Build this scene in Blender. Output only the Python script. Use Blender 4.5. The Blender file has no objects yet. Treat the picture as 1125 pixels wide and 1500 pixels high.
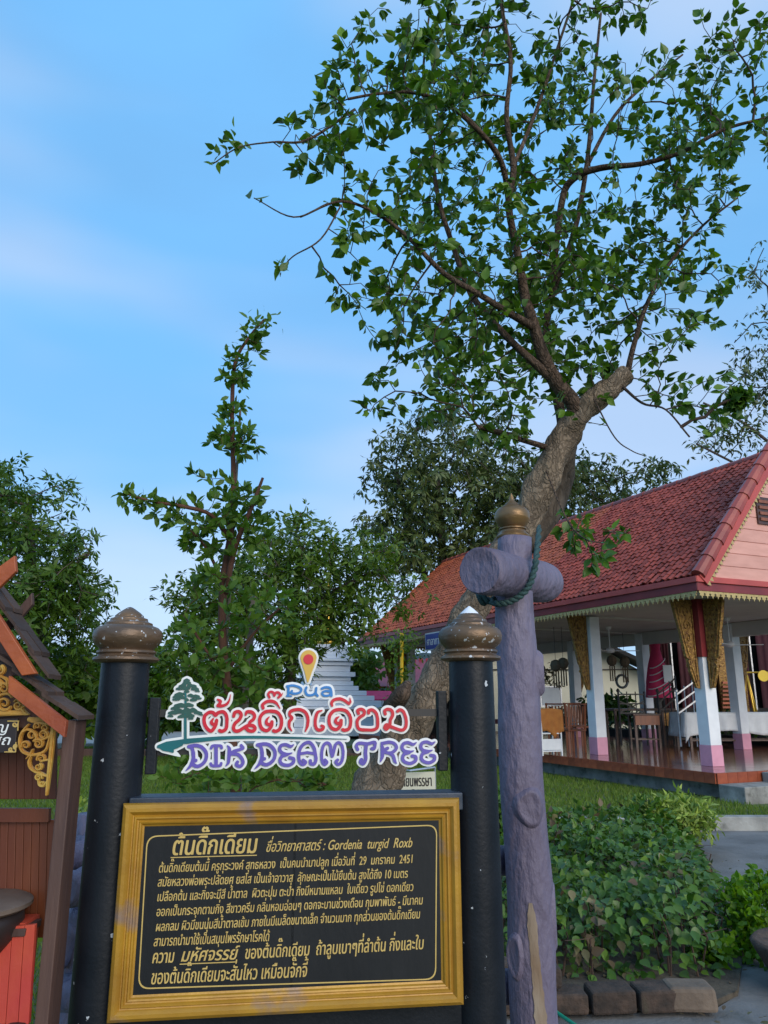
import bpy, math, random
import numpy as np
from mathutils import Vector, Matrix
from mathutils.geometry import tessellate_polygon
R = math.radians
random.seed(7); RS = np.random.RandomState(11)
S = bpy.context.scene
COL = S.collection

# ------------------------------------------------------------------ camera
PITCH, FPX, ZC = R(13.8), 1110.0, 1.55
cd = bpy.data.cameras.new('camera'); cam = bpy.data.objects.new('camera', cd); COL.objects.link(cam)
cam.location = (0, 0, ZC); cam.rotation_euler = (math.pi/2 + PITCH, 0, 0)
cd.sensor_fit = 'VERTICAL'; cd.sensor_height = 36; cd.lens = 36*FPX/1500; cd.clip_end = 3000; cd.clip_start = 0.05
S.camera = cam
# ------------------------------------------------------------------ sky
SUN_EL, SUN_AZ = R(24), R(150)       # azimuth clockwise from +Y (view direction); behind the viewer to the right
w = bpy.data.worlds.new('World'); S.world = w; w.use_nodes = True
nt = w.node_tree; N = nt.nodes; L = nt.links; bg = N['Background']
sky = N.new('ShaderNodeTexSky'); sky.sky_type = 'NISHITA'; sky.sun_disc = False
sky.sun_elevation = SUN_EL; sky.sun_rotation = SUN_AZ; sky.air_density = 1.0; sky.dust_density = 0.6; sky.ozone_density = 2.2
tc = N.new('ShaderNodeTexCoord')
mp = N.new('ShaderNodeMapping'); mp.inputs['Scale'].default_value = (1.0, 1.0, 3.4); mp.inputs['Location'].default_value = (0.35, 0.1, 0.25)
nz = N.new('ShaderNodeTexNoise'); nz.inputs['Scale'].default_value = 1.7; nz.inputs['Detail'].default_value = 6; nz.inputs['Roughness'].default_value = 0.5; nz.inputs['Distortion'].default_value = 0.25
cr = N.new('ShaderNodeMapRange'); cr.inputs[1].default_value = 0.38; cr.inputs[2].default_value = 0.72; cr.inputs[3].default_value = 0.76; cr.inputs[4].default_value = 0.97
mx = N.new('ShaderNodeMix'); mx.data_type = 'RGBA'
L.new(tc.outputs['Generated'], mp.inputs[0]); L.new(mp.outputs[0], nz.inputs['Vector']); L.new(nz.outputs['Fac'], cr.inputs[0])
L.new(cr.outputs[0], mx.inputs[0]); L.new(sky.outputs[0], mx.inputs[6])
n2 = N.new('ShaderNodeTexNoise'); n2.inputs['Scale'].default_value = 1.1; n2.inputs['Detail'].default_value = 3; L.new(mp.outputs[0], n2.inputs['Vector'])
c2 = N.new('ShaderNodeMix'); c2.data_type = 'RGBA'; c2.inputs[6].default_value = (1.15, 3.15, 5.8, 1); c2.inputs[7].default_value = (2.9, 3.95, 5.6, 1)
mr = N.new('ShaderNodeMapRange'); mr.inputs[1].default_value = .42; mr.inputs[2].default_value = .66; mr.interpolation_type = 'SMOOTHSTEP'; L.new(n2.outputs['Fac'], mr.inputs[0]); L.new(mr.outputs[0], c2.inputs[0]); L.new(c2.outputs[2], mx.inputs[7])
L.new(mx.outputs[2], bg.inputs[0]); bg.inputs[1].default_value = 0.10
# ------------------------------------------------------------------ sun, soft evening light
sd = bpy.data.lights.new('sun', 'SUN'); so = bpy.data.objects.new('sun', sd); COL.objects.link(so)
sd.energy = 1.35; sd.angle = R(45); sd.color = (1.0, 0.90, 0.77)
so.rotation_euler = Vector((math.sin(SUN_AZ)*math.cos(SUN_EL), math.cos(SUN_AZ)*math.cos(SUN_EL), math.sin(SUN_EL))).to_track_quat('Z', 'Y').to_euler()
S.view_settings.view_transform = 'Standard'; S.view_settings.look = 'None'; S.view_settings.gamma = 1
S.view_settings.exposure = 0.88; S.view_settings.use_curve_mapping = False

# ------------------------------------------------------------------ helpers: points of the place
CT, ST = math.cos(PITCH), math.sin(PITCH)
O3 = np.array([0, 0, ZC])
def ray(px, py):
    u = (px-562.5)/FPX; v = (750-py)/FPX
    return np.array([u, CT-v*ST, ST+v*CT])
def atZ(px, py, z=0.0):
    r = ray(px, py); return O3 + r*(z-ZC)/r[2]
def atY(px, py, y):
    r = ray(px, py); return O3 + r*y/r[1]
def onplane(px, py, p0, n):
    r = ray(px, py); return O3 + r*np.dot(p0-O3, n)/np.dot(r, n)
def proj(p):
    p = np.asarray(p)-O3; d = p[..., 1]*CT+p[..., 2]*ST; d = np.where(d < .05, .05, d)
    return 562.5+FPX*p[..., 0]/d, 750-FPX*(-p[..., 1]*ST+p[..., 2]*CT)/d, d
def nrm(v):
    v = np.asarray(v, float); return v/(np.linalg.norm(v)+1e-9)

# ------------------------------------------------------------------ helpers: materials
def newmat(name):
    m = bpy.data.materials.new(name); m.use_nodes = True
    t = m.node_tree; return m, t, t.nodes, t.links, t.nodes['Principled BSDF']
def c4(c): return (c[0], c[1], c[2], 1)
def mat(name, c, c2=None, scale=8, rough=0.6, metal=0.0, bump=0.0, bscale=None, stretch=(1, 1, 1), c3=None, wear=0.62, wscale=14,
        island=0.0, detail=6, spec=0.5, coord='Object', wsharp=0.03, bdist=0.01):
    m, t, n, l, b = newmat(name)
    tc = n.new('ShaderNodeTexCoord'); mp = n.new('ShaderNodeMapping'); mp.inputs['Scale'].default_value = stretch
    l.new(tc.outputs[coord], mp.inputs[0])
    b.inputs['Roughness'].default_value = rough; b.inputs['Metallic'].default_value = metal
    b.inputs['Specular IOR Level'].default_value = spec
    nz = n.new('ShaderNodeTexNoise'); nz.inputs['Scale'].default_value = scale; nz.inputs['Detail'].default_value = detail
    l.new(mp.outputs[0], nz.inputs['Vector'])
    if c2 is None: c2 = tuple(x*0.7 for x in c)
    ra = n.new('ShaderNodeValToRGB'); ra.color_ramp.elements[0].position = 0.32; ra.color_ramp.elements[1].position = 0.68
    ra.color_ramp.elements[0].color = c4(c2); ra.color_ramp.elements[1].color = c4(c)
    l.new(nz.outputs['Fac'], ra.inputs[0]); out = ra.outputs[0]
    if c3 is not None:
        n2 = n.new('ShaderNodeTexNoise'); n2.inputs['Scale'].default_value = wscale; n2.inputs['Detail'].default_value = 5
        l.new(tc.outputs[coord], n2.inputs['Vector'])
        r2 = n.new('ShaderNodeValToRGB'); r2.color_ramp.elements[0].position = wear; r2.color_ramp.elements[1].position = wear+wsharp
        l.new(n2.outputs['Fac'], r2.inputs[0])
        mx = n.new('ShaderNodeMix'); mx.data_type = 'RGBA'; l.new(r2.outputs[0], mx.inputs[0]); l.new(out, mx.inputs[6]); mx.inputs[7].default_value = c4(c3)
        out = mx.outputs[2]
    if island:
        g = n.new('ShaderNodeNewGeometry'); oi = n.new('ShaderNodeObjectInfo')
        ad = n.new('ShaderNodeMath'); ad.operation = 'ADD'; l.new(g.outputs['Random Per Island'], ad.inputs[0]); l.new(oi.outputs['Random'], ad.inputs[1])
        fr = n.new('ShaderNodeMath'); fr.operation = 'FRACT'; l.new(ad.outputs[0], fr.inputs[0])
        mr = n.new('ShaderNodeMapRange'); l.new(fr.outputs[0], mr.inputs[0]); mr.inputs[3].default_value = 1-island; mr.inputs[4].default_value = 1+island*0.6
        hs = n.new('ShaderNodeHueSaturation'); l.new(mr.outputs[0], hs.inputs['Value']); l.new(out, hs.inputs['Color']); out = hs.outputs[0]
    l.new(out, b.inputs['Base Color'])
    if bump:
        bn = n.new('ShaderNodeTexNoise'); bn.inputs['Scale'].default_value = bscale or scale*3; bn.inputs['Detail'].default_value = 8
        l.new(mp.outputs[0], bn.inputs['Vector'])
        bp = n.new('ShaderNodeBump'); bp.inputs['Strength'].default_value = bump; bp.inputs['Distance'].default_value = bdist
        l.new(bn.outputs['Fac'], bp.inputs['Height']); l.new(bp.outputs[0], b.inputs['Normal'])
    return m
def barkmat(name, c, c2, scale=14, stretch=(1, 1, .45), crack=.66, bump=.9):
    m, t, n, l, b = newmat(name); tc = n.new('ShaderNodeTexCoord'); mp = n.new('ShaderNodeMapping'); mp.inputs['Scale'].default_value = stretch; l.new(tc.outputs['Object'], mp.inputs[0])
    wn = n.new('ShaderNodeTexNoise'); wn.inputs['Scale'].default_value = 6; wn.inputs['Detail'].default_value = 6; l.new(mp.outputs[0], wn.inputs['Vector'])
    ad = n.new('ShaderNodeVectorMath'); ad.operation = 'MULTIPLY_ADD'; l.new(wn.outputs['Color'], ad.inputs[0]); ad.inputs[1].default_value = (.3, .3, .3); l.new(mp.outputs[0], ad.inputs[2])
    vo = n.new('ShaderNodeTexVoronoi'); vo.feature = 'DISTANCE_TO_EDGE'; vo.inputs['Scale'].default_value = scale; l.new(ad.outputs[0], vo.inputs['Vector'])
    vc = n.new('ShaderNodeTexVoronoi'); vc.inputs['Scale'].default_value = scale; l.new(ad.outputs[0], vc.inputs['Vector'])
    ra = n.new('ShaderNodeValToRGB'); ra.color_ramp.elements[0].position = 0.0; ra.color_ramp.elements[1].position = .2; ra.color_ramp.elements[0].color = (crack, crack, crack, 1); l.new(vo.outputs['Distance'], ra.inputs[0])
    n3 = n.new('ShaderNodeTexNoise'); n3.inputs['Scale'].default_value = 5; n3.inputs['Detail'].default_value = 10; n3.inputs['Roughness'].default_value = .7; l.new(mp.outputs[0], n3.inputs['Vector'])
    r2 = n.new('ShaderNodeValToRGB'); r2.color_ramp.elements[0].position = .35; r2.color_ramp.elements[1].position = .65; r2.color_ramp.elements[0].color = c4(c2); r2.color_ramp.elements[1].color = c4(c); l.new(n3.outputs['Fac'], r2.inputs[0])
    mu = n.new('ShaderNodeMix'); mu.data_type = 'RGBA'; mu.blend_type = 'MULTIPLY'; mu.inputs[0].default_value = 1; l.new(r2.outputs[0], mu.inputs[6]); l.new(ra.outputs[0], mu.inputs[7])
    hs = n.new('ShaderNodeHueSaturation'); mr = n.new('ShaderNodeMapRange'); mr.inputs[3].default_value = .75; mr.inputs[4].default_value = 1.25; sx = n.new('ShaderNodeSeparateColor'); l.new(vc.outputs['Color'], sx.inputs[0]); l.new(sx.outputs[0], mr.inputs[0]); l.new(mr.outputs[0], hs.inputs['Value']); l.new(mu.outputs[2], hs.inputs['Color']); l.new(hs.outputs[0], b.inputs['Base Color'])
    b.inputs['Roughness'].default_value = .92; b.inputs['Specular IOR Level'].default_value = .2
    mh = n.new('ShaderNodeMath'); mh.operation = 'MULTIPLY_ADD'; l.new(ra.outputs[0], mh.inputs[0]); mh.inputs[1].default_value = .6; l.new(n3.outputs['Fac'], mh.inputs[2])
    bp = n.new('ShaderNodeBump'); bp.inputs['Strength'].default_value = bump; bp.inputs['Distance'].default_value = .03; l.new(mh.outputs[0], bp.inputs['Height']); l.new(bp.outputs[0], b.inputs['Normal']); return m
def leafmat(name, cols, trans=0.3, rough=0.45):
    m, t, n, l, b = newmat(name)
    g = n.new('ShaderNodeNewGeometry'); oi = n.new('ShaderNodeObjectInfo')
    ad = n.new('ShaderNodeMath'); ad.operation = 'ADD'; l.new(g.outputs['Random Per Island'], ad.inputs[0]); l.new(oi.outputs['Random'], ad.inputs[1])
    fr = n.new('ShaderNodeMath'); fr.operation = 'FRACT'; l.new(ad.outputs[0], fr.inputs[0])
    ra = n.new('ShaderNodeValToRGB'); e = ra.color_ramp.elements
    while len(e) < len(cols): e.new(0.5)
    for i, c in enumerate(cols): e[i].position = i/(len(cols)-1); e[i].color = c4(c)
    l.new(fr.outputs[0], ra.inputs[0]); l.new(ra.outputs[0], b.inputs['Base Color'])
    b.inputs['Roughness'].default_value = rough; b.inputs['Specular IOR Level'].default_value = 0.35
    tr = n.new('ShaderNodeBsdfTranslucent'); hs = n.new('ShaderNodeHueSaturation'); hs.inputs['Value'].default_value = 1.5; hs.inputs['Saturation'].default_value = 1.1
    l.new(ra.outputs[0], hs.inputs['Color']); l.new(hs.outputs[0], tr.inputs[0])
    ms = n.new('ShaderNodeMixShader'); ms.inputs[0].default_value = trans
    l.new(b.outputs[0], ms.inputs[1]); l.new(tr.outputs[0], ms.inputs[2]); l.new(ms.outputs[0], n['Material Output'].inputs[0])
    return m

# ------------------------------------------------------------------ helpers: objects
def tagit(o, label=None, cat=None, group=None, kind=None):
    if label: o['label'] = label
    if cat: o['category'] = cat
    if group: o['group'] = group
    if kind: o['kind'] = kind
    return o
def thing(name, label, cat, loc=(0, 0, 0), group=None):
    o = bpy.data.objects.new(name, None); COL.objects.link(o); o.location = tuple(float(x) for x in loc); o.empty_display_size = .1
    return tagit(o, label, cat, group)
def rootloc(p):
    v = np.zeros(3)
    while p is not None: v = v + np.array(p.location); p = p.parent
    return v
class MB:
    def __init__(s): s.v = []; s.f = []; s.n = 0
    def add(s, v, f):
        v = np.asarray(v, float).reshape(-1, 3); s.v.append(v); n = s.n
        s.f.extend([[i+n for i in q] for q in f]); s.n += len(v); return s
    def box(s, c, sz, ax=None, taper=1.0):
        c = np.asarray(c, float); X, Y, Z = ax if ax is not None else np.eye(3)
        X, Y, Z = (np.asarray(a, float) for a in (X, Y, Z)); h = np.asarray(sz, float)/2
        vs = []
        for k, z in enumerate((-1, 1)):
            tt = taper if k else 1
            for x, y in ((-1, -1), (1, -1), (1, 1), (-1, 1)):
                vs.append(c+X*h[0]*x*tt+Y*h[1]*y*tt+Z*h[2]*z)
        return s.add(vs, [(3, 2, 1, 0), (4, 5, 6, 7), (0, 1, 5, 4), (1, 2, 6, 5), (2, 3, 7, 6), (3, 0, 4, 7)])
    def bar(s, a, b, wd, th, up=(0, 0, 1)):
        a = np.asarray(a, float); b = np.asarray(b, float); z = nrm(b-a); x = nrm(np.cross(z, up)) if abs(np.dot(z, nrm(up))) < .99 else np.array([1., 0, 0])
        y = np.cross(z, x); return s.box((a+b)/2, (wd, th, np.linalg.norm(b-a)), (x, y, z))
    def tube(s, path, rad, sides=8, cap=True, noise=0.0, nseed=0):
        P = np.asarray(path, float); n = len(P); r = np.broadcast_to(np.asarray(rad, float), (n,))
        T = np.gradient(P, axis=0) if n > 2 else np.repeat([P[-1]-P[0]], n, 0)
        T = T/(np.linalg.norm(T, axis=1)[:, None]+1e-9)
        x = nrm(np.cross(T[0], [0.31, 0.2, 0.9] if abs(T[0][2]) < .9 else [1, 0, 0.1]))
        ang = np.linspace(0, 2*np.pi, sides, endpoint=False); rows = []
        rs = np.random.RandomState(nseed)
        ph = rs.rand(6)*6.28
        for i in range(n):
            x = nrm(x-T[i]*np.dot(x, T[i])); y = np.cross(T[i], x)
            rr = r[i]*np.ones(sides)
            if noise:
                rr = rr*(1+noise*(np.sin(ang*2+ph[0]+i*.35)*.5+np.sin(ang*3+ph[1]-i*.5)*.35+np.sin(ang*5+ph[2]+i*.9)*.25)+noise*.5*(rs.rand(sides)-.5))
            rows.append(P[i]+np.outer(np.cos(ang)*rr, x)+np.outer(np.sin(ang)*rr, y))
        V = np.concatenate(rows); F = []
        for i in range(n-1):
            for j in range(sides):
                k = (j+1) % sides; F.append((i*sides+j, i*sides+k, (i+1)*sides+k, (i+1)*sides+j))
        if cap: F.append(tuple(range(sides))[::-1]); F.append(tuple((n-1)*sides+j for j in range(sides)))
        return s.add(V, F)
    def lathe(s, c, prof, sides=32, ax=None):
        c = np.asarray(c, float); X, Y, Z = ax if ax is not None else np.eye(3)
        ang = np.linspace(0, 2*np.pi, sides, endpoint=False); V = []
        for r, z in prof:
            V.append(c+np.outer(np.cos(ang)*r, X)+np.outer(np.sin(ang)*r, Y)+np.asarray(Z)*z)
        F = []
        for i in range(len(prof)-1):
            for j in range(sides):
                k = (j+1) % sides; F.append((i*sides+j, i*sides+k, (i+1)*sides+k, (i+1)*sides+j))
        F.append(tuple(range(sides))[::-1]); F.append(tuple((len(prof)-1)*sides+j for j in range(sides)))
        return s.add(np.concatenate(V), F)
    def prism(s, poly, fr, th, holes=()):
        """extruded outline; poly in (u,v) metres, fr = (origin, U, V, Nrm)"""
        o, U, V_, Nn = fr; loops = [list(poly)]+[list(h) for h in holes]
        tri = tessellate_polygon([[Vector((p[0], p[1], 0)) for p in lp] for lp in loops])
        flat = [p for lp in loops for p in lp]; n = len(flat); A = np.array(flat, float)
        base = o+A[:, :1]*U+A[:, 1:2]*V_
        vs = np.concatenate([base+Nn*th, base]); F = []
        for t in tri:
            a, b, c = t; ar = (A[b][0]-A[a][0])*(A[c][1]-A[a][1])-(A[c][0]-A[a][0])*(A[b][1]-A[a][1])
            if ar < 0: a, c = c, a
            F.append((a, b, c)); F.append((c+n, b+n, a+n))
        k = 0
        for lp in loops:
            m = len(lp)
            for i in range(m): j = (i+1) % m; F.append((k+i, k+i+n, k+j+n, k+j))
            k += m
        return s.add(vs, F)
    def mesh(s, name, m, off=(0, 0, 0), smooth=False):
        me = bpy.data.meshes.new(name); V = np.concatenate(s.v)-np.asarray(off)
        me.from_pydata(V.tolist(), [], s.f); me.materials.append(m)
        if smooth: me.polygons.foreach_set('use_smooth', [True]*len(me.polygons))
        me.update(); return me
    def build(s, name, m, parent=None, smooth=False, bevel=0, kind=None, label=None, autosmooth=None):
        off = rootloc(parent); me = s.mesh(name, m, off, smooth)
        o = bpy.data.objects.new(name, me); COL.objects.link(o); o.parent = parent
        if autosmooth is not None:
            me.polygons.foreach_set('use_smooth', [True]*len(me.polygons)); me.set_sharp_from_angle(angle=R(autosmooth))
        if bevel:
            b = o.modifiers.new('bevel', 'BEVEL'); b.width = bevel; b.segments = 2; b.limit_method = 'ANGLE'; b.angle_limit = R(35)
        if kind: o['kind'] = kind
        if label: o['label'] = label
        return o
def inst(name, me, M, parent, label=None):
    o = bpy.data.objects.new(name, me); COL.objects.link(o); o.parent = parent
    M = M.copy(); off = rootloc(parent); M.translation = M.translation-Vector(off); o.matrix_basis = M
    if label: o['label'] = label
    return o
def fastmesh(name, V, F, m):
    """V (n,3), F (k,3 or 4) int array"""
    me = bpy.data.meshes.new(name); V = np.ascontiguousarray(V, np.float32); F = np.ascontiguousarray(F, np.int32)
    me.vertices.add(len(V)); me.vertices.foreach_set('co', V.ravel())
    k = F.shape[1]; me.loops.add(F.size); me.loops.foreach_set('vertex_index', F.ravel())
    me.polygons.add(len(F)); me.polygons.foreach_set('loop_start', np.arange(len(F), dtype=np.int32)*k)
    me.materials.append(m); me.update(calc_edges=True); return me
def catmull(P, k=6):
    P = np.asarray(P, float); Q = np.vstack([2*P[0]-P[1], P, 2*P[-1]-P[-2]]); out = []
    for i in range(1, len(Q)-2):
        for t in np.linspace(0, 1, k, endpoint=False):
            a, b, c, d = Q[i-1], Q[i], Q[i+1], Q[i+2]
            out.append(.5*((2*b)+(-a+c)*t+(2*a-5*b+4*c-d)*t*t+(-a+3*b-3*c+d)*t**3))
    out.append(P[-1]); return np.array(out)

# ------------------------------------------------------------------ helpers: stroked lettering (distance field -> outline -> plate)
def field(strokes, g, x0, y0, nx, ny):
    f = np.full((ny, nx), -9.0)
    for pts, r in strokes:
        pts = np.asarray(pts, float)
        rr = np.broadcast_to(np.asarray(r, float), (len(pts),))
        if len(pts) == 1: pts = np.vstack([pts, pts+1e-5]); rr = np.array([rr[0], rr[0]])
        for a, b, ra, rb in zip(pts[:-1], pts[1:], rr[:-1], rr[1:]):
            m = max(ra, rb)*1.0+6*g
            i0 = max(0, int((min(a[0], b[0])-m-x0)/g)); i1 = min(nx, int((max(a[0], b[0])+m-x0)/g)+2)
            j0 = max(0, int((min(a[1], b[1])-m-y0)/g)); j1 = min(ny, int((max(a[1], b[1])+m-y0)/g)+2)
            if i1 <= i0 or j1 <= j0: continue
            X, Y = np.meshgrid(x0+np.arange(i0, i1)*g, y0+np.arange(j0, j1)*g)
            d = b-a; q = max(1e-12, d@d); t = np.clip(((X-a[0])*d[0]+(Y-a[1])*d[1])/q, 0, 1)
            v = (ra+(rb-ra)*t)-np.hypot(X-a[0]-d[0]*t, Y-a[1]-d[1]*t)
            f[j0:j1, i0:i1] = np.maximum(f[j0:j1, i0:i1], v)
    return f
def contours(f, g, x0, y0):
    ny, nx = f.shape; I = f > 0; seg = {}
    def ep(k):
        kind, j, i = k
        if kind == 0: a, b = f[j, i], f[j, i+1]; t = a/(a-b); return (x0+(i+t)*g, y0+j*g)
        a, b = f[j, i], f[j+1, i]; t = a/(a-b); return (x0+i*g, y0+(j+t)*g)
    c = I[:-1, :-1]*1+I[:-1, 1:]*2+I[1:, 1:]*4+I[1:, :-1]*8
    T = {1: [(3, 0)], 2: [(0, 1)], 3: [(3, 1)], 4: [(1, 2)], 5: [(3, 2), (1, 0)], 6: [(0, 2)], 7: [(3, 2)], 8: [(2, 3)], 9: [(2, 0)], 10: [(0, 3), (2, 1)],
         11: [(2, 1)], 12: [(1, 3)], 13: [(1, 0)], 14: [(0, 3)]}
    J, K = np.nonzero((c > 0) & (c < 15))
    for j, i in zip(J.tolist(), K.tolist()):
        E = [(0, j, i), (1, j, i+1), (0, j+1, i), (1, j, i)]
        for a, b in T[int(c[j, i])]: seg[E[a]] = E[b]
    loops = []
    while seg:
        s0 = next(iter(seg)); k = s0; lp = []
        while k in seg: lp.append(ep(k)); k = seg.pop(k)
        if len(lp) > 4: loops.append(np.array(lp))
    return loops
def area(p):
    p = np.asarray(p); x, y = p[:, 0], p[:, 1]; return .5*np.sum(x*np.roll(y, -1)-np.roll(x, -1)*y)
def inside(pt, poly):
    x, y = poly[:, 0], poly[:, 1]; x2, y2 = np.roll(x, -1), np.roll(y, -1)
    c = ((y > pt[1]) != (y2 > pt[1])) & (pt[0] < (x2-x)*(pt[1]-y)/(y2-y+1e-15)+x); return c.sum() % 2 == 1
def groups(loops, amin=0):
    loops = [np.asarray(l) for l in loops]; A = [area(l) for l in loops]
    if not loops: return []
    sg = np.sign(A[int(np.argmax(np.abs(A)))]); outs = [i for i in range(len(loops)) if A[i]*sg > amin]; res = {i: [] for i in outs}
    for i in range(len(loops)):
        if A[i]*sg < -amin:
            c = [o for o in outs if inside(loops[i][0], loops[o])]
            if c: res[min(c, key=lambda o: abs(A[o]))].append(loops[i])
    return [(loops[o], res[o]) for o in outs]
def simplify(p, tol):
    keep = [p[0]]
    for i in range(1, len(p)-1):
        a = keep[-1]; b = p[i+1]; d = b-a; q = np.hypot(*d)+1e-12
        if abs(d[0]*(p[i][1]-a[1])-d[1]*(p[i][0]-a[0]))/q > tol or q > .05: keep.append(p[i])
    keep.append(p[-1]); return np.array(keep)
def plate(mb, strokes, fr, th, g=0.0015, grow=0.0, z=0.0):
    st = [(np.asarray(p, float), np.asarray(r, float)+grow) for p, r in strokes]
    allp = np.concatenate([p.reshape(-1, 2) for p, _ in st]); m = max(float(np.max(r)) for _, r in st)+3*g
    x0, y0 = allp.min(0)-m; x1, y1 = allp.max(0)+m
    f = field(st, g, x0, y0, int((x1-x0)/g)+2, int((y1-y0)/g)+2)
    o, U, V_, Nn = fr
    for out, holes in groups([simplify(l, g*.12) for l in contours(f, g, x0, y0)], g*g*4):
        mb.prism(out, (o+Nn*z, U, V_, Nn), th, holes)

# ------------------------------------------------------------------ helpers: typeset text
_G = {}
def _splines(body):
    c = bpy.data.curves.new('tmp', 'FONT'); c.body = body; c.size = 1
    o = bpy.data.objects.new('tmp', c); COL.objects.link(o)
    dg = bpy.context.evaluated_depsgraph_get(); cv = o.evaluated_get(dg).to_curve(dg)
    res = []
    for sp in cv.splines:
        pts = []
        if sp.type == 'BEZIER':
            bp = sp.bezier_points; n = len(bp)
            for i in range(n):
                a, b = bp[i], bp[(i+1) % n]; p0, p1, p2, p3 = (np.array(q[:2]) for q in (a.co, a.handle_right, b.handle_left, b.co))
                k = 1 if np.linalg.norm(np.cross(p1-p0, p3-p0))+np.linalg.norm(np.cross(p2-p0, p3-p0)) < 1e-6 else 4
                for t in np.linspace(0, 1, k, endpoint=False): pts.append((1-t)**3*p0+3*(1-t)**2*t*p1+3*(1-t)*t*t*p2+t**3*p3)
        else: pts = [np.array(p.co[:2]) for p in sp.points]
        if len(pts) > 2: res.append(np.array(pts))
    o.evaluated_get(dg).to_curve_clear(); bpy.data.objects.remove(o); bpy.data.curves.remove(c); return res
def glyph(ch):
    if ch not in _G:
        sp = _splines(ch) if ch != ' ' else []
        bar = _splines('|'); bx = max(p[:, 0].max() for p in bar)
        both = _splines(ch+'|'); adv = max(p[:, 0].max() for p in both)-bx
        if ch in ABOVE or ch in BELOW: adv = 0
        _G[ch] = (groups(sp), max(0, adv))
    return _G[ch]
ABOVE = '\u0e31\u0e34\u0e35\u0e36\u0e37\u0e47\u0e4d\u0e48\u0e49\u0e4a\u0e4b\u0e4c'; TONE = '\u0e48\u0e49\u0e4a\u0e4b\u0e4c'; BELOW = '\u0e38\u0e39'
def textmesh(mb, text, fr, p0, p1, height, slant=0.0, bold=0.0, th=0.0006):
    """text from p0 to p1 (u,v) on frame fr, height = size of the em in metres"""
    x = 0; items = []
    for i, ch in enumerate(text):
        gl, adv = glyph(ch); dy = 0
        if ch in TONE:
            prev = text[i-1] if i else ''; nxt = text[i+1] if i+1 < len(text) else ''
            if prev in ABOVE[:7] or nxt == '\u0e33': dy = .22
        items.append((gl, x, dy)); x += adv
    p0 = np.asarray(p0, float); p1 = np.asarray(p1, float); Lw = np.linalg.norm(p1-p0); d = (p1-p0)/Lw; nn = np.array([-d[1], d[0]]); sx = Lw/x
    k = 0; o, U, V_, Nn = fr
    for gl, gx, dy in items:
        for out, holes in gl:
            reps = [(0, 0)] if not bold else [(-bold, 0), (bold, 0), (0, bold*.7)]
            for bx, by in reps:
                def T(P):
                    X = (P[:, 0]+gx)*sx+bx+slant*(P[:, 1]+dy)*height; Y = (P[:, 1]+dy)*height+by
                    return p0+np.outer(X, d)+np.outer(Y, nn)
                mb.prism(T(out), (o+Nn*(0.00004*(k % 13)), U, V_, Nn), th, [T(h) for h in holes]); k += 1

# ------------------------------------------------------------------ helpers: plants
LEAF = {   # outline of one leaf, base at 0, tip at +y, up +z
 'round': (np.array([(0, 0, 0), (-.30, .22, .05), (-.40, .50, .06), (-.2, .82, .02), (0, 1.06, -.06), (.2, .82, .02), (.40, .50, .06), (.30, .22, .05), (0, .5, -.03)]),
           np.array([(0, 8, 1), (1, 8, 2), (2, 8, 3), (3, 8, 4), (4, 8, 5), (5, 8, 6), (6, 8, 7), (7, 8, 0)])),
 'ovate': (np.array([(0, 0, 0), (-.22, .14, .04), (-.34, .36, .07), (-.27, .62, .04), (-.12, .84, -.01), (0, 1.05, -.09), (.12, .84, -.01), (.27, .62, .04), (.34, .36, .07), (.22, .14, .04), (0, .45, -.03)]),
           np.array([(i, 10, i+1) for i in range(9)]+[(9, 10, 0)])),
 'long': (np.array([(0, 0, 0), (-.15, .45, .05), (0, 1, -.1), (.15, .45, .05)]), np.array([(0, 3, 1), (1, 3, 2)])),
 'oval': (np.array([(0, 0, 0), (-.22, .3, .05), (-.2, .7, .04), (0, 1, -.05), (.2, .7, .04), (.22, .3, .05)]), np.array([(0, 5, 1), (1, 5, 4), (1, 4, 2), (2, 4, 3)])),
}
def rotset(D, Nn):
    Y = D/(np.linalg.norm(D, axis=1)[:, None]+1e-9); Z = Nn-Y*np.sum(Nn*Y, 1)[:, None]; Z = Z/(np.linalg.norm(Z, axis=1)[:, None]+1e-9)
    X = np.cross(Y, Z); return np.stack([X, Y, Z], 2)
def foliage(parent, P, D, Nn, size, shape, m, nparts=0, pname='leaf', mname='foliage', rs=RS):
    """leaves at P growing along D; the nparts that show largest become objects of their own"""
    off = rootloc(parent); base, tri = LEAF[shape]; Rm = rotset(D, Nn); size = np.broadcast_to(size, (len(P),))
    sel = np.zeros(len(P), bool)
    if nparts:
        x, y, d = proj(P); s = size/d; s[(x < 0) | (x > 1125) | (y < 0) | (y > 1500)] = -1
        sel[np.argsort(-s)[:nparts]] = True
        me = fastmesh(pname, base, tri, m)
        for i in np.nonzero(sel)[0]:
            M = Matrix.Identity(4)
            for a in range(3):
                for b in range(3): M[a][b] = Rm[i, a, b]*size[i]
            M.translation = P[i]-off
            o = bpy.data.objects.new(pname, me); COL.objects.link(o); o.parent = parent; o.matrix_basis = M
    k = ~sel
    if k.sum():
        V = np.einsum('nij,vj->nvi', Rm[k], base)*size[k][:, None, None]+(P[k]-off)[:, None, :]
        n, v = V.shape[:2]; F = tri[None]+(np.arange(n)*v)[:, None, None]
        o = bpy.data.objects.new(mname, fastmesh(mname, V.reshape(-1, 3), F.reshape(-1, 3), m)); COL.objects.link(o); o.parent = parent
        if nparts: o['kind'] = 'stuff'
        return o
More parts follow.
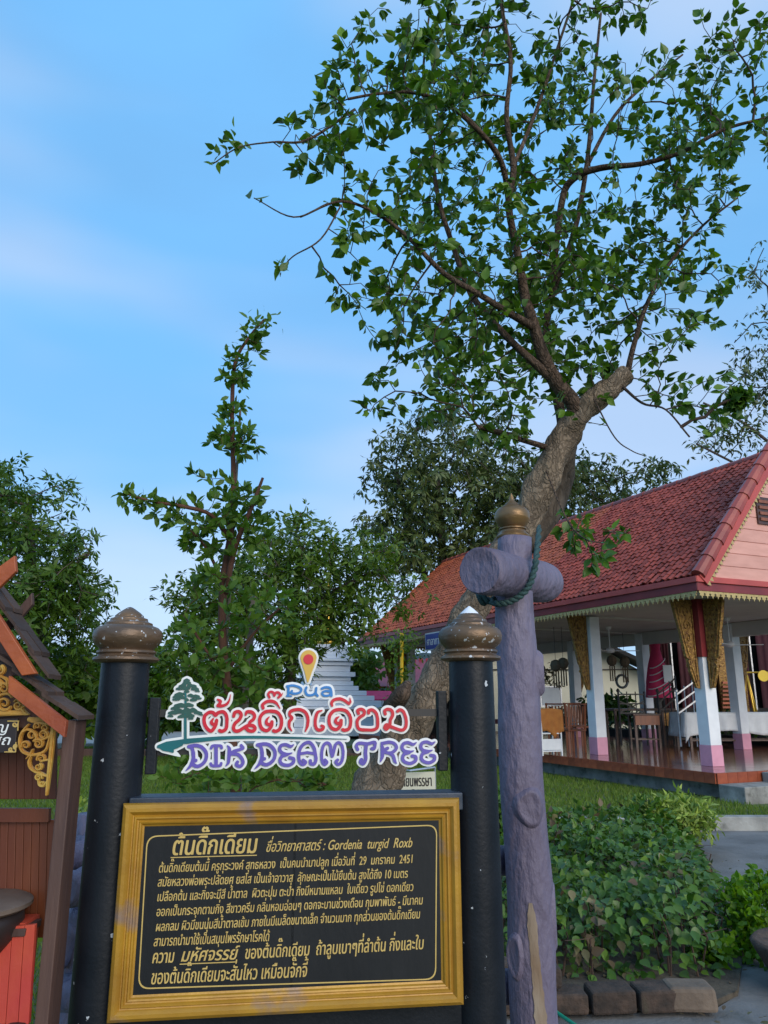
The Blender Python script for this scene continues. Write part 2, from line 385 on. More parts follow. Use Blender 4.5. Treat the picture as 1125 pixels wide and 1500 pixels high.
def grow(skel, attr, step, kill, maxit=120, reach=9):
    """space colonisation from skeleton points towards attractors; returns nodes, parent index"""
    pos = [p for p in skel[0]]; par = list(skel[1]); A = np.array(attr); P0 = np.array(pos)
    D = np.linalg.norm(A[:, None]-P0[None], axis=2); near = D.argmin(1); nd = D.min(1); alive = np.ones(len(A), bool)
    for it in range(maxit):
        idx = np.nonzero(alive & (nd < reach))[0]
        if len(idx) == 0: break
        acc = {}
        for i in idx:
            v = A[i]-pos[near[i]]; acc.setdefault(int(near[i]), []).append(v/(np.linalg.norm(v)+1e-9))
        new = []
        for k, vs in acc.items():
            d = np.sum(vs, 0); d = d/(np.linalg.norm(d)+1e-9)+RS.randn(3)*.18; d /= np.linalg.norm(d)
            new.append(pos[k]+d*step); par.append(k)
        s0 = len(pos); pos.extend(new); NP = np.array(new)
        D = np.linalg.norm(A[:, None]-NP[None], axis=2); j = D.argmin(1); dm = D.min(1); u = dm < nd
        near[u] = s0+j[u]; nd[u] = dm[u]; alive &= nd > kill
    return np.array(pos), np.array(par)
def radii(pos, par, tip, ex=2.4, n0=0):
    n = len(pos); acc = np.zeros(n); r = np.zeros(n)
    for i in range(n-1, -1, -1):
        r[i] = tip if acc[i] == 0 else acc[i]**(1/ex)
        if par[i] >= 0: acc[par[i]] += r[i]**ex
    return r
def twigmesh(parent, name, pos, par, r, n0, m, sides=5):
    mb = MB()
    for i in range(n0, len(pos)):
        p = par[i]; a, b = pos[p], pos[i]; d = nrm(b-a); x = nrm(np.cross(d, [.3, .9, .2])); y = np.cross(d, x)
        ang = np.arange(sides)*2*np.pi/sides; ra = min(r[p] if p >= n0 else r[i]*1.15, r[i]*1.35); C = np.outer(np.cos(ang), x)+np.outer(np.sin(ang), y)
        mb.add(np.vstack([a-d*ra*.5+C*ra, b+C*r[i]]), [(j, (j+1) % sides, (j+1) % sides+sides, j+sides) for j in range(sides)])
    if mb.v:
        o = mb.build(name, m, parent, smooth=True); o['kind'] = 'stuff'; return o
def skeleton(lines):
    """lines: list of arrays (k,3) - each starts near an earlier one. returns pos, par"""
    pos = []; par = []
    for ln in lines:
        if pos:
            D = np.linalg.norm(np.array(pos)-ln[0], axis=1); prev = int(D.argmin())
        else: prev = -1
        for p in ln: pos.append(np.array(p)); par.append(prev); prev = len(pos)-1
    return pos, par
def clumps(spec, n, k, r):
    C = blobs(spec, k); P = C[RS.randint(k, size=n)]; v = RS.randn(n, 3); v /= np.linalg.norm(v, axis=1)[:, None]
    return P+v*(RS.rand(n, 1)**.5)*r
def blobs(spec, n, depth=None):
    """random points inside ellipsoids given as (px, py, Y, rx_px, ry_px, depth_m, weight)"""
    W = np.array([b[3]*b[4]*(b[6] if len(b) > 6 else 1) for b in spec], float); W /= W.sum(); out = []
    for k in RS.choice(len(spec), n, p=W):
        b = spec[k]; c = atY(b[0], b[1], b[2]); d = proj(c)[2]
        v = RS.randn(3); v = v/np.linalg.norm(v)*RS.rand()**(1/2.6)
        out.append(c+np.array([v[0]*b[3]/FPX*d, v[1]*b[5], v[2]*b[4]/FPX*d]))
    return np.array(out)
def path(pts, k=5):   # pts: (px,py,Y)
    return catmull([atY(*p) for p in pts], k)
def leafcloud(P, per, spread, droop=.3, rs=RS, up=.6):
    n = len(P)*per; C = np.repeat(P, per, 0); v = rs.randn(n, 3); v /= np.linalg.norm(v, axis=1)[:, None]
    pos = C+v*spread*(.15+.85*rs.rand(n, 1)); D = v+rs.randn(n, 3)*.5; D[:, 2] -= droop
    Nn = rs.randn(n, 3)*.6; Nn[:, 2] += up; Nn[:, 1] -= .3; return pos, D, Nn
#==MAIN==
# ================================================================== materials
M = dict(
 grass=mat('lawn_soil', (.075, .12, .03), (.10, .10, .045), scale=1.2, rough=.9, bump=.5, bscale=30, c3=(.12, .105, .06), wear=.60, wscale=.8, wsharp=.2),
 dirt=mat('bare_earth', (.10, .08, .055), (.05, .04, .03), scale=9, rough=.95, bump=.8, bscale=40),
 road=mat('road_concrete', (.34, .33, .31), (.26, .25, .24), scale=3, rough=.9),
 path=mat('worn_concrete', (.20, .195, .19), (.11, .108, .105), scale=2.2, rough=.85, bump=.5, bscale=40, c3=(.05, .055, .04), wear=.6, wscale=3, wsharp=.25),
 curb=mat('stained_concrete', (.36, .35, .32), (.17, .165, .15), scale=4, rough=.9, bump=.6, bscale=30, c3=(.07, .07, .055), wear=.57, wscale=6, wsharp=.2, island=.15),
 laterite=mat('laterite_stone', (.095, .06, .042), (.035, .026, .02), scale=14, rough=.95, bump=1.0, bscale=45, c3=(.03, .04, .02), wear=.6, wscale=7, wsharp=.2, island=.3),
 palestone=mat('pale_sandstone', (.19, .14, .10), (.12, .085, .06), scale=8, rough=.9, bump=.6, bscale=40),
 tile=mat('glazed_red_tile', (.38, .072, .042), (.27, .046, .030), scale=2.5, rough=.52, island=.36, bump=.15, bscale=25, spec=.32, c3=(.10, .045, .035), wear=.60, wscale=1.3, wsharp=.3),
 tile2=mat('orange_clay_tile', (.42, .10, .035), (.30, .06, .026), scale=2.5, rough=.5, island=.25, bump=.15, bscale=25, spec=.4),
 ridge=mat('ridge_tile', (.38, .075, .05), (.26, .045, .035), scale=4, rough=.42, island=.15, bump=.2, bscale=20),
 fascia=mat('maroon_fascia', (.24, .025, .028), (.17, .018, .022), scale=3, rough=.45),
 fascia2=mat('red_fascia', (.50, .075, .06), (.40, .06, .05), scale=3, rough=.45),
 pinkboard=mat('pink_boards', (.72, .36, .29), (.62, .30, .24), scale=3, rough=.6, stretch=(1, 1, 4), island=.06),
 white=mat('white_paint', (.78, .78, .78), (.68, .68, .69), scale=5, rough=.55, bump=.1),
 pink=mat('pink_paint', (.72, .33, .42), (.6, .27, .35), scale=5, rough=.5),
 ceil=mat('ceiling_paint', (.60, .57, .53), (.52, .49, .46), scale=2, rough=.8),
 cream=mat('cream_wall', (.68, .64, .50), (.58, .55, .42), scale=.9, rough=.85, c3=(.40, .38, .30), wear=.62, wscale=1.2, wsharp=.3),
 gilt=mat('carved_gilt', (.42, .24, .055), (.13, .055, .02), scale=22, rough=.45, metal=.35, bump=1.0, bscale=30, bdist=.03),
 giltlight=mat('gilt_fretwork', (.52, .40, .17), (.38, .27, .10), scale=20, rough=.6),
 floor=mat('polished_floor', (.22, .085, .055), (.15, .055, .04), scale=1.2, rough=.12, island=.12, spec=.7),
 riser=mat('terracotta_riser', (.40, .09, .03), (.27, .05, .02), scale=10, rough=.5, island=.25),
 maroon=mat('maroon_curtain', (.07, .012, .022), (.045, .008, .014), scale=6, rough=.8),
 dark=mat('dark_interior', (.012, .011, .011), (.008, .007, .007), scale=6, rough=.8),
 silver=mat('silver_strip', (.55, .55, .56), (.4, .4, .42), scale=10, rough=.3, metal=.7),
 wood=mat('varnished_chair_wood', (.30, .09, .03), (.18, .05, .02), scale=14, rough=.35, stretch=(1, 1, .2)),
 darkwood=mat('dark_table_wood', (.09, .035, .022), (.05, .022, .015), scale=14, rough=.4),
 robe=mat('saffron_cloth', (.42, .16, .03), (.32, .11, .02), scale=8, rough=.85, bump=.4, bscale=12),
 cloth=mat('white_cloth', (.80, .80, .79), (.70, .70, .70), scale=6, rough=.85, bump=.5, bscale=9),
 magenta=mat('magenta_cloth', (.70, .035, .13), (.55, .025, .09), scale=5, rough=.75),
 goldmetal=mat('gold_metal', (.65, .42, .06), (.5, .3, .04), scale=8, rough=.3, metal=.6),
 yellow=mat('yellow_disc', (.75, .5, .01), (.7, .45, .01), scale=5, rough=.4),
 iron=mat('black_iron', (.018, .017, .018), (.03, .022, .018), scale=20, rough=.5),
 post=mat('black_post_paint', (.006, .008, .012), (.012, .014, .019), scale=9, rough=.42, bump=.22, bscale=90, c3=(.50, .52, .55), wear=.705, wscale=30, wsharp=.015, spec=.28, bdist=.004),
 panel=mat('black_slate_panel', (.008, .009, .011), (.014, .015, .017), scale=5, spec=.3, rough=.5, bump=.12, bscale=50, stretch=(1, 1, .3)),
 beam=mat('blue_black_beam', (.035, .05, .075), (.02, .028, .045), scale=6, rough=.45, bump=.3),
 frame=mat('gold_frame_paint', (.46, .24, .02), (.34, .165, .018), scale=7, rough=.42, metal=.15, bump=.35, bscale=40, c3=(.26, .17, .13), wear=.585, wscale=6.5, wsharp=.10, bdist=.004, spec=.6),
 goldtext=mat('gold_lettering', (.60, .42, .13), (.52, .35, .10), scale=30, rough=.5),
 finial=mat('weathered_bronze_paint', (.20, .115, .055), (.085, .06, .045), scale=5, rough=.42, metal=.35, bump=.35, bscale=30, c3=(.55, .55, .56), wear=.64, wscale=60, wsharp=.04, stretch=(1, 1, 2.2)),
 finial2=mat('gold_finial_paint', (.30, .17, .06), (.13, .08, .045), scale=5, rough=.36, metal=.45, bump=.3, bscale=30, stretch=(1, 1, 2.2)),
 purple=mat('purple_concrete', (.175, .150, .215), (.12, .098, .145), scale=3.2, rough=.6, bump=.9, bscale=34, stretch=(1, 1, .4), c3=(.085, .06, .085), wear=.60, wscale=4.5, wsharp=.2, bdist=.02),
 rawlog=mat('exposed_plaster', (.29, .23, .17), (.19, .12, .07), scale=14, rough=.9, bump=.8, bscale=40, stretch=(1, 1, .3)),
 rope=mat('green_rope', (.035, .085, .08), (.02, .05, .05), scale=60, rough=.8, bump=.6, bscale=150),
 bark=barkmat('leaning_tree_bark', (.31, .235, .165), (.16, .12, .085), 30, (1, 1, .6)),
 limb=barkmat('brown_limb_bark', (.15, .10, .07), (.075, .05, .035), 30, (1, 1, .6), .6),
 barkdark=mat('dark_twig_bark', (.085, .05, .034), (.05, .03, .022), scale=9, rough=.9, bump=.6),
 barkred=mat('sapling_bark', (.14, .06, .035), (.08, .035, .022), scale=9, rough=.9, bump=.6),
 barkgrey=barkmat('grey_bark', (.15, .12, .095), (.07, .058, .047), 10, (1, 1, .4)),
 stake=mat('weathered_stake', (.22, .19, .16), (.13, .11, .09), scale=6, rough=.9, stretch=(1, 1, .15), bump=.5),
 kiosk=mat('orange_stained_wood', (.24, .065, .018), (.12, .03, .012), scale=5, rough=.5, stretch=(1, 1, .18), bump=.4, bscale=30, c3=(.10, .03, .02), wear=.66, wscale=9, wsharp=.1),
 barge=mat('red_orange_bargeboard', (.42, .10, .022), (.26, .05, .02), scale=5, rough=.5, bump=.5, bscale=26, c3=(.16, .03, .025), wear=.64, wscale=13, wsharp=.1),
 kpost=mat('dark_brown_post', (.115, .058, .042), (.06, .032, .028), scale=9, rough=.6, stretch=(1, 1, .15), bump=.5, bscale=40, c3=(.4, .36, .33), wear=.77, wscale=30, wsharp=.01),
 shingle=mat('dark_roof_boards', (.105, .062, .046), (.045, .028, .023), scale=7, rough=.85, stretch=(1, .2, 1), bump=.8, island=.35),
 carve=mat('carved_gold_ornament', (.58, .30, .05), (.42, .19, .03), scale=14, rough=.45, metal=.2, bump=.3, bscale=60, c3=(.62, .44, .10), wear=.52, wscale=9, wsharp=.2),
 redbox=mat('red_painted_planks', (.58, .11, .035), (.46, .03, .04), scale=4, rough=.5, bump=.25, bscale=40, stretch=(1, 1, .5), c3=(.22, .02, .04), wear=.62, wscale=4, wsharp=.2),
 jarlid=mat('grey_brown_lid', (.15, .105, .078), (.09, .062, .048), scale=6, rough=.7, bump=.4),
 plaque=mat('dark_brown_plaque', (.022, .014, .013), (.03, .02, .018), scale=6, rough=.5),
 logowhite=mat('white_acrylic', (.80, .80, .78), (.75, .75, .73), scale=6, rough=.35),
 logored=mat('red_acrylic', (.62, .012, .03), (.55, .01, .025), scale=6, rough=.3),
 logopurple=mat('violet_acrylic', (.14, .10, .42), (.11, .08, .36), scale=6, rough=.3),
 logoblue=mat('blue_acrylic', (.03, .20, .52), (.025, .17, .45), scale=6, rough=.3),
 logoteal=mat('teal_acrylic', (.008, .14, .15), (.012, .10, .115), scale=6, rough=.3),
 logogreen=mat('dark_green_acrylic', (.025, .10, .075), (.02, .075, .06), scale=20, rough=.35),
 pin=mat('yellow_acrylic', (.66, .40, .06), (.6, .36, .05), scale=6, rough=.3),
 bluesign=mat('blue_signboard', (.012, .03, .30), (.012, .025, .25), scale=6, rough=.4),
 hose=mat('green_hose', (.01, .30, .18), (.01, .24, .14), scale=10, rough=.35),
 chedi=mat('white_stucco', (.78, .79, .82), (.66, .68, .72), scale=1.5, rough=.7),
 hill=mat('hill_forest', (.03, .055, .05), (.02, .04, .04), scale=.02, rough=1, bump=.5),
 redroof=mat('far_red_roof', (.30, .025, .04), (.22, .02, .03), scale=1, rough=.5),
 glass=mat('dull_pane', (.09, .10, .11), (.05, .055, .06), scale=2, rough=.12),
)
LM = dict(
 near=leafmat('broad_leaf', [(0.046, 0.093, 0.015), (0.088, 0.177, 0.020), (0.064, 0.136, 0.022), (0.152, 0.271, 0.025)], .28, .38),
 sap=leafmat('sapling_leaf', [(.085, .165, .022), (.13, .225, .03), (.06, .125, .018)], .35),
 left=leafmat('whorled_leaf', [(0.039, 0.090, 0.011), (0.082, 0.148, 0.015), (0.054, 0.112, 0.015)], .25),
 mid=leafmat('mid_leaf', [(0.046, 0.094, 0.013), (0.105, 0.171, 0.016), (0.062, 0.120, 0.013)], .25),
 bright=leafmat('pale_green_leaf', [(0.081, 0.172, 0.016), (0.130, 0.241, 0.024), (0.060, 0.130, 0.016)], .35),
 olive=leafmat('olive_leaf', [(0.047, 0.077, 0.018), (0.104, 0.136, 0.034), (0.036, 0.064, 0.013), (0.134, 0.167, 0.047)], .2),
 hedge=leafmat('hedge_leaf', [(0.037, 0.102, 0.014), (0.076, 0.161, 0.019), (0.050, 0.116, 0.024), (0.127, 0.220, 0.028), (0.042, 0.095, 0.024)], .2, .35),
 hedge2=leafmat('purplish_leaf', [(0.089, 0.057, 0.031), (0.158, 0.114, 0.061), (0.069, 0.076, 0.025), (0.218, 0.181, 0.087)], .2, .5),
 varieg=leafmat('variegated_leaf', [(0.140, 0.224, 0.024), (0.340, 0.426, 0.072), (0.080, 0.146, 0.018), (0.420, 0.493, 0.120)], .25),
 lime=leafmat('lime_leaf', [(0.073, 0.179, 0.007), (0.146, 0.269, 0.010), (0.052, 0.125, 0.007)], .35),
 dark=leafmat('dark_leaf', [(0.025, 0.063, 0.011), (0.052, 0.108, 0.019)], .2),
 grassb=leafmat('grass_blade', [(0.075, 0.143, 0.015), (0.128, 0.216, 0.024), (0.165, 0.216, 0.035), (0.075, 0.123, 0.015)], .3, .6),
 grassd=leafmat('shaded_grass_blade', [(0.034, 0.109, 0.012), (0.058, 0.158, 0.016), (0.046, 0.121, 0.013)], .3, .6),
)
# ================================================================== the setting
E1 = nrm([-math.sin(R(24)), math.cos(R(24)), 0]); G1 = nrm([math.cos(R(24)), math.sin(R(24)), 0]); ZU = np.array([0, 0, 1.])
C1 = atZ(1044, 1122, .5)
def sm(t): t = np.clip(t, 0, 1); return t*t*(3-2*t)
def zg(x, y):   # height of the lawn
    right = .13*sm((y-9.74)/.05); left = .13*sm((y-6.5)/5)
    k = sm((x+1.0)/1.2); return left*(1-k)+right*k
def groundpatch(name, xs, ys, m, dz=0.0, bump=0.012):
    X, Y = np.meshgrid(xs, ys); Z = zg(X, Y)+dz+bump*np.sin(X*2.3+1)*np.cos(Y*1.9)
    V = np.stack([X, Y, Z], -1).reshape(-1, 3); nx, ny = len(xs), len(ys)
    i = np.arange(nx-1)[None]+np.arange(ny-1)[:, None]*nx; F = np.stack([i, i+1, i+1+nx, i+nx], -1).reshape(-1, 4)
    o = bpy.data.objects.new(name, fastmesh(name, V, F, m)); COL.objects.link(o); o['kind'] = 'structure'; return o
xs = np.unique(np.concatenate([[-900, -400, -150, -60], np.arange(-30, 20, .5), [40, 100, 400, 900]])); ys = np.unique(np.concatenate([[-60, -20, -5, 0], np.arange(1, 9.7, .5), [9.73, 9.76, 9.8], np.arange(10, 40, .5), [60, 120, 400, 1500]]))
groundpatch('lawn', xs, ys, M['grass'])
def flat(name, poly, z, m, th=.05):
    mb = MB(); mb.prism(poly, (np.array([0, 0, z-th]), np.array([1., 0, 0]), np.array([0, 1., 0]), ZU), th); return tagit(mb.build(name, m), kind='structure')
flat('road', [(-80, 26), (-3, 23.5), (-2, 24), (-2, 33), (-80, 40)], .165, M['road'])
pp = [atZ(*p)[:2] for p in ((1032, 1222), (1022, 1242), (1050, 1290), (1072, 1335), (1090, 1400), (1080, 1470), (1045, 1492), (740, 1500), (700, 1530))]
flat('path', [(7.5, 9.72)]+[tuple(p) for p in pp]+[(.3, 3.2), (.3, 2.2), (7.5, 2.2)], .035, M['path'])
pts = [tuple(atZ(*p)[:2]) for p in ((700, 1500), (745, 1494), (1042, 1488), (1082, 1470), (1092, 1400), (1074, 1338), (1052, 1292), (1020, 1240), (700, 1240))]
flat('planting_bed', pts, .06, M['dirt'])
mb = MB()   # distant hills
hx = np.linspace(-900, 900, 60); V = []; F = []
for i, x in enumerate(hx):
    h = 26+16*math.sin(x*.006+1)+12*math.sin(x*.017)+5*math.sin(x*.05)
    V += [(x, 700, -5), (x, 900, h), (x, 1100, -5)]
    if i: a = 3*i; F += [(a-3, a, a+1, a-2), (a-2, a+1, a+2, a-1)]
mb.add(V, F); tagit(mb.build('hills', M['hill'], smooth=True), kind='structure')
# grass blades, where the lawn shows
def blades(name, n, xr, yr, h, m, test=None):
    y = yr[0]+(yr[1]-yr[0])*RS.rand(n)**1.25; x = xr[0]+(xr[1]-xr[0])*RS.rand(n)
    k = np.ones(n, bool) if test is None else test(x, y)
    P = np.stack([x, y, zg(x, y)], -1); sx, sy, d = proj(P); k &= (sx > -40) & (sx < 1165) & (sy > 1000) & (sy < 1540)
    P = P[k]; n = len(P); a = RS.rand(n)*6.283; hh = h*(.5+RS.rand(n))*(1+P[:, 1]*.02); wd = .0035*(1+P[:, 1]*.12)
    A = P-np.stack([np.cos(a), np.sin(a), 0*a], -1)*wd[:, None]; B = P+np.stack([np.cos(a), np.sin(a), 0*a], -1)*wd[:, None]
    T = P+np.stack([RS.randn(n)*.35*hh, RS.randn(n)*.35*hh, hh], -1)
    V = np.stack([A, B, T], 1).reshape(-1, 3); F = np.arange(3*n).reshape(-1, 3)
    o = bpy.data.objects.new(name, fastmesh(name, V, F, m)); COL.objects.link(o)
    return tagit(o, 'short green lawn grass growing round the trees and before the pavilion' if name == 'lawn_grass' else None, 'grass', kind='stuff')
pc = C1-(E1+G1)*.95
def lawn_ok(x, y):
    q = (x-pc[0])*G1[0]+(y-pc[1])*G1[1]; r = (x-pc[0])*E1[0]+(y-pc[1])*E1[1]
    ok = ~((q > 0) & (r > -.9)); ok &= ~((x > .2) & (y < 9.75)) ; ok &= ~((y > 23.3) & (x < -1)); return ok
blades('lawn_grass', 330000, (-9, 7.5), (3.0, 24), .045, LM['grassb'], lawn_ok)
# low walls and kerbs
def blocks(root, a, b, hgt, dep, n, name, m, z0=0, jit=.008, gap=.008):
    a = np.asarray(a, float); b = np.asarray(b, float); d = (b-a)/n; ax = nrm(d); ay = np.array([-ax[1], ax[0], 0]); Lb = np.linalg.norm(d)
    for i in range(n):
        c = a+d*(i+.5); c = c+ay*RS.randn()*jit; mb = MB()
        mb.box((c[0], c[1], z0+hgt/2+RS.randn()*jit*.4), (Lb-gap, dep, hgt+RS.randn()*jit), (ax, ay, ZU)); mb.build(name, m, root, bevel=min(.012, hgt*.1))
t = thing('low_wall', 'stained grey concrete kerb wall holding the lawn behind the leafy hedge', 'low wall', (3.5, 9.65, 0))
blocks(t, (.2, 9.66, 0), (7.6, 9.62, 0), .18, .16, 8, 'block', M['curb'])
t = thing('kerb', 'low dark brown kerb crossing the lawn behind the cut-out sign', 'kerb', (-3, 19.5, .1))
blocks(t, (-8.5, 19.5, 0), (-.4, 19.6, 0), .22, .2, 9, 'block', M['kpost'], .12)
t = thing('road_kerb', 'pale concrete kerb along the near side of the distant road at left', 'kerb', (-14, 24.5, .1))
blocks(t, (-26, 24.1, 0), (-3.5, 23.3, 0), .16, .25, 12, 'block', M['curb'], .1)
mb = MB(); t = thing('rail_fence', 'dark brown low rail fence beyond the road at left', 'fence', (-15, 38, .1))
for i in range(11): mb = MB(); mb.box((-24+i*2, 38, .55), (.12, .12, .9)); mb.build('post', M['kpost'], t)
for z in (.55, .9): mb = MB(); mb.box((-14, 37.9, z), (20.5, .06, .14)); mb.build('rail', M['kpost'], t)

# ================================================================== pavilion
PV = thing('pavilion', 'open-sided temple pavilion with red tiled roof, gilt brackets and white and pink columns', 'pavilion', C1*[1, 1, 0])
Q = C1-(E1+G1)*.9; LEN = 13.6; WID = 6.0; FL = .5; EV = 3.35
def pf(e, g, z): return Q*[1, 1, 0]+E1*e+G1*g+ZU*z
AX = (G1, E1, ZU)
mb = MB(); mb.box(pf(LEN/2, WID/2+.2, .29), (WID-.1, LEN-.1, .40), AX); mb.build('base', M['curb'], PV, bevel=.01)
# floor tiles
tl = MB(); tl.box((0, 0, 0), (.393, .393, .02)); tme = tl.mesh('floor_tile', M['floor']); stuffmb = MB(); cnt = 0
cells = [(i, j) for i in range(34) for j in range(15)]
cells.sort(key=lambda c: c[0])
Rz = Matrix(((G1[0], E1[0], 0, 0), (G1[1], E1[1], 0, 0), (0, 0, 1, 0), (0, 0, 0, 1)))
for i, j in cells:
    p = pf(.2+i*.4, .2+j*.4, FL-.01)
    if cnt < 300: Mx = Rz.copy(); Mx.translation = Vector(p); inst('floor_tile', tme, Mx, PV); cnt += 1
    else: stuffmb.box(p, (.393, .393, .02), AX)
stuffmb.build('floor_tiles', M['floor'], PV, kind='stuff')
mb = MB(); mb.box(pf(LEN/2, WID/2, FL-.022), (WID-.02, LEN-.02, .016), AX); mb.build('grout', M['dark'], PV)
# riser band of tiles round the edge
tl = MB(); tl.box((0, 0, 0), (.195, .02, .145)); rme = tl.mesh('riser_tile', M['riser'])
Re = Matrix(((E1[0], -G1[0], 0, 0), (E1[1], -G1[1], 0, 0), (0, 0, 1, 0), (0, 0, 0, 1)))
for i in range(int(LEN/.2)): Mx = Re.copy(); Mx.translation = Vector(pf(.1+i*.2, -.012, FL-.0755)); inst('riser_tile', rme, Mx, PV)
for i in range(int(WID/.2)): Mx = Rz.copy(); Mx.translation = Vector(pf(-.012, .1+i*.2, FL-.0755)); inst('riser_tile', rme, Mx, PV)
# columns
def column(p, wd=.235, gold=None):
    c = thing('column', None, None, p) if False else None
    mb = MB(); mb.box(p+ZU*.16, (wd+.012, wd+.012, .32), AX); o = mb.build('column_foot', M['pink'], PV, bevel=.006)
    mb = MB(); mb.box(p+ZU*1.47, (wd, wd, 2.30), AX); mb.build('column', M['white'], PV, bevel=.006)
colp = [(k*2.75+.9, g) for k in range(5) for g in (.9, 4.7)]
for e, g in colp: column(pf(e, g, FL))
column(pf(12.75, .9, FL)); column(pf(12.75, 4.7, FL))
# carved brackets
BP = [(0, 0), (.42, 0), (.42, -.06), (.37, -.30), (.31, -.52), (.27, -.75), (.23, -.93), (.20, -.96), (.17, -1.15), (.06, -1.42), (0, -1.42)]
def bracket(o, U):
    Nn = np.cross(U, ZU)*1.0
    b = MB(); b.prism([(x, y) for x, y in BP], (o-Nn*.025, U, ZU, Nn), .05); br = b.build('bracket', M['gilt'], PV, bevel=.006)
    st = []
    for s, yy, r0 in ((1, -.20, .10), (-1, -.42, .08), (1, -.62, .065), (-1, -.80, .05), (1, -1.08, .045)):
        th = np.linspace(0, 7.5, 26); rr = r0*(1-th/9)
        st.append((np.stack([.19-.05*(-yy)+s*rr*np.cos(th), yy+rr*np.sin(th)*1.2], 1), np.linspace(.016, .008, 26)))
    st.append(([(.02, -.05), (.36, -.05), (.31, -.35), (.22, -.75), (.17, -.92)], .012)); st.append(([(.02, -.96), (.18, -.96)], .014))
    st.append(([(.04, -.1), (.04, -1.3)], .010)); st.append(([(.16, -1.0), (.05, -1.38)], .010))
    for sgn in (1, -1):
        s = MB(); plate(s, st, (o+Nn*sgn*.025, U, ZU, Nn*sgn), .018, g=.006); s.build('carved_scrolls', M['gilt'], br)
for e, g in colp+[(12.75, .9), (12.75, 4.7)]:
    p = pf(e, g, 3.13)
    if g < 1 and e < 1: bracket(p-E1*.131, -E1); bracket(p-G1*.131, -G1)
    elif g < 1: bracket(p+E1*.0-G1*.131, -G1)
    else: bracket(p+G1*.131, G1)
p = pf(.9, .9, 3.13)
mb = MB(); mb.box(p-(E1+G1)*.085-ZU*.45, (.12, .12, .95), AX); mb.build('red_corner_wedge', M['fascia'], PV)
# ceiling, beams, fascia
mb = MB(); mb.box(pf(LEN/2, WID/2, 3.17), (WID-.3, LEN-.3, .05), AX); mb.build('ceiling', M['ceil'], PV)
mb = MB(); mb.box(pf(LEN/2, 4.7, 2.99), (.16, LEN-1.4, .30), AX); mb.build('beam', M['ceil'], PV, bevel=.008)
for e in (3.65, 6.4, 9.15, 11.9): mb = MB(); mb.box(pf(e, 2.8, 3.125), (3.5, .05, .04), AX); mb.build('ceiling_batten', M['ceil'], PV)
def fasciarun(a, b, nout):
    d = nrm(b-a); Lf = np.linalg.norm(b-a); c = (a+b)/2
    mb = MB(); mb.box(c+nout*.02+ZU*(-.145), (Lf+.06, .035, .13), (d, nout, ZU)); mb.build('fascia', M['fascia'], PV, bevel=.004)
    mb = MB(); mb.box(c+nout*.045+ZU*(-.035), (Lf+.12, .05, .09), (d, nout, ZU)); mb.build('upper_fascia', M['fascia2'], PV, bevel=.004)
    mb = MB(); n = int(Lf/.11); o = a+nout*.015-ZU*.21
    tooth = [(0, 0), (.11, 0), (.11, -.03), (.088, -.045), (.10, -.07), (.07, -.075), (.055, -.115), (.04, -.075), (.01, -.07), (.022, -.045), (0, -.03)]
    for i in range(n): mb.prism([(x+i*.11, y) for x, y in tooth], (o, d, ZU, nout), .012)
    mb.build('gilt_fretwork', M['giltlight'], PV)
fasciarun(pf(0, 0, EV), pf(LEN, 0, EV), -G1); fasciarun(pf(0, 0, EV), pf(0, WID, EV), -E1); fasciarun(pf(LEN, 0, EV), pf(LEN, WID, EV), E1)
# roof
RH = 2.6; HW = 3.0; SL = math.hypot(RH, HW); UP = nrm(G1*HW+ZU*RH); RN = nrm(ZU*HW-G1*RH)
mb = MB(); mb.prism([(0, 0), (LEN, 0), (LEN, SL), (0, SL)], (pf(0, 0, EV)+RN*.0, E1, UP, RN), .02); mb.build('roof_deck', M['fascia'], PV)
UP2 = nrm(-G1*HW+ZU*RH); RN2 = nrm(ZU*HW+G1*RH)
mb = MB(); mb.prism([(0, 0), (LEN, 0), (LEN, SL), (0, SL)], (pf(0, 2*HW, EV), E1, UP2, RN2), .05); mb.build('rear_roof_slope', M['tile'], PV)
TW, TE = .14, .145; nt_ = int((LEN-.1)/TW); nc = int(SL/TE)
prof = [(0, .0), (.020, .020), (.045, .030), (.070, .024), (.09, .008), (.115, .0), (TW+.005, .0)]
tv = []; tf = []
for k, (yy, zz) in enumerate(((-.015, .022), (TE+.02, 0))):
    for x, z in prof: tv.append((x, yy, z+zz))
n_ = len(prof)
for i in range(n_-1): tf.append((i, i+1, i+1+n_, i+n_))
for x, z in prof: tv.append((x, -.015, z+.002))
for i in range(n_-1): tf.append((2*n_+i, 2*n_+i+1, i+1, i))
tv = np.array(tv)
tmesh = MB().add(tv, tf).mesh('roof_tile', M['tile'], smooth=False)
B3 = np.stack([E1, UP, RN], 1); allt = []
for c in range(nc):
    for i in range(nt_): allt.append((c, i, pf(0, 0, EV)+E1*(.05+i*TW)+UP*(c*TE)+RN*.03))
x_, y_, d_ = proj(np.array([a[2] for a in allt])); mb2 = MB(); order = np.argsort(np.where((x_ > 1125) | (x_ < 690), 99, d_)); mb = MB()
rr_ = RS.randn(len(allt), 3)
for k, ix in enumerate(order):
    c, i, p = allt[ix]; p = p+RN*.004*rr_[ix, 0]+E1*.005*rr_[ix, 1]+UP*.006*rr_[ix, 2]
    if k < 300:
        Mx = Matrix.Identity(4)
        for a in range(3):
            for b in range(3): Mx[a][b] = B3[a, b]
        Mx.translation = Vector(p); inst('roof_tile', tmesh, Mx, PV)
    else: (mb2 if i*TW > 4.9+.0*c else mb).add(tv@B3.T+p, tf)
mb.build('roof_tiles', M['tile'], PV, kind='stuff'); mb2.build('roof_tiles', M['tile2'], PV, kind='stuff', label='orange clay tiles on the far part of the roof')
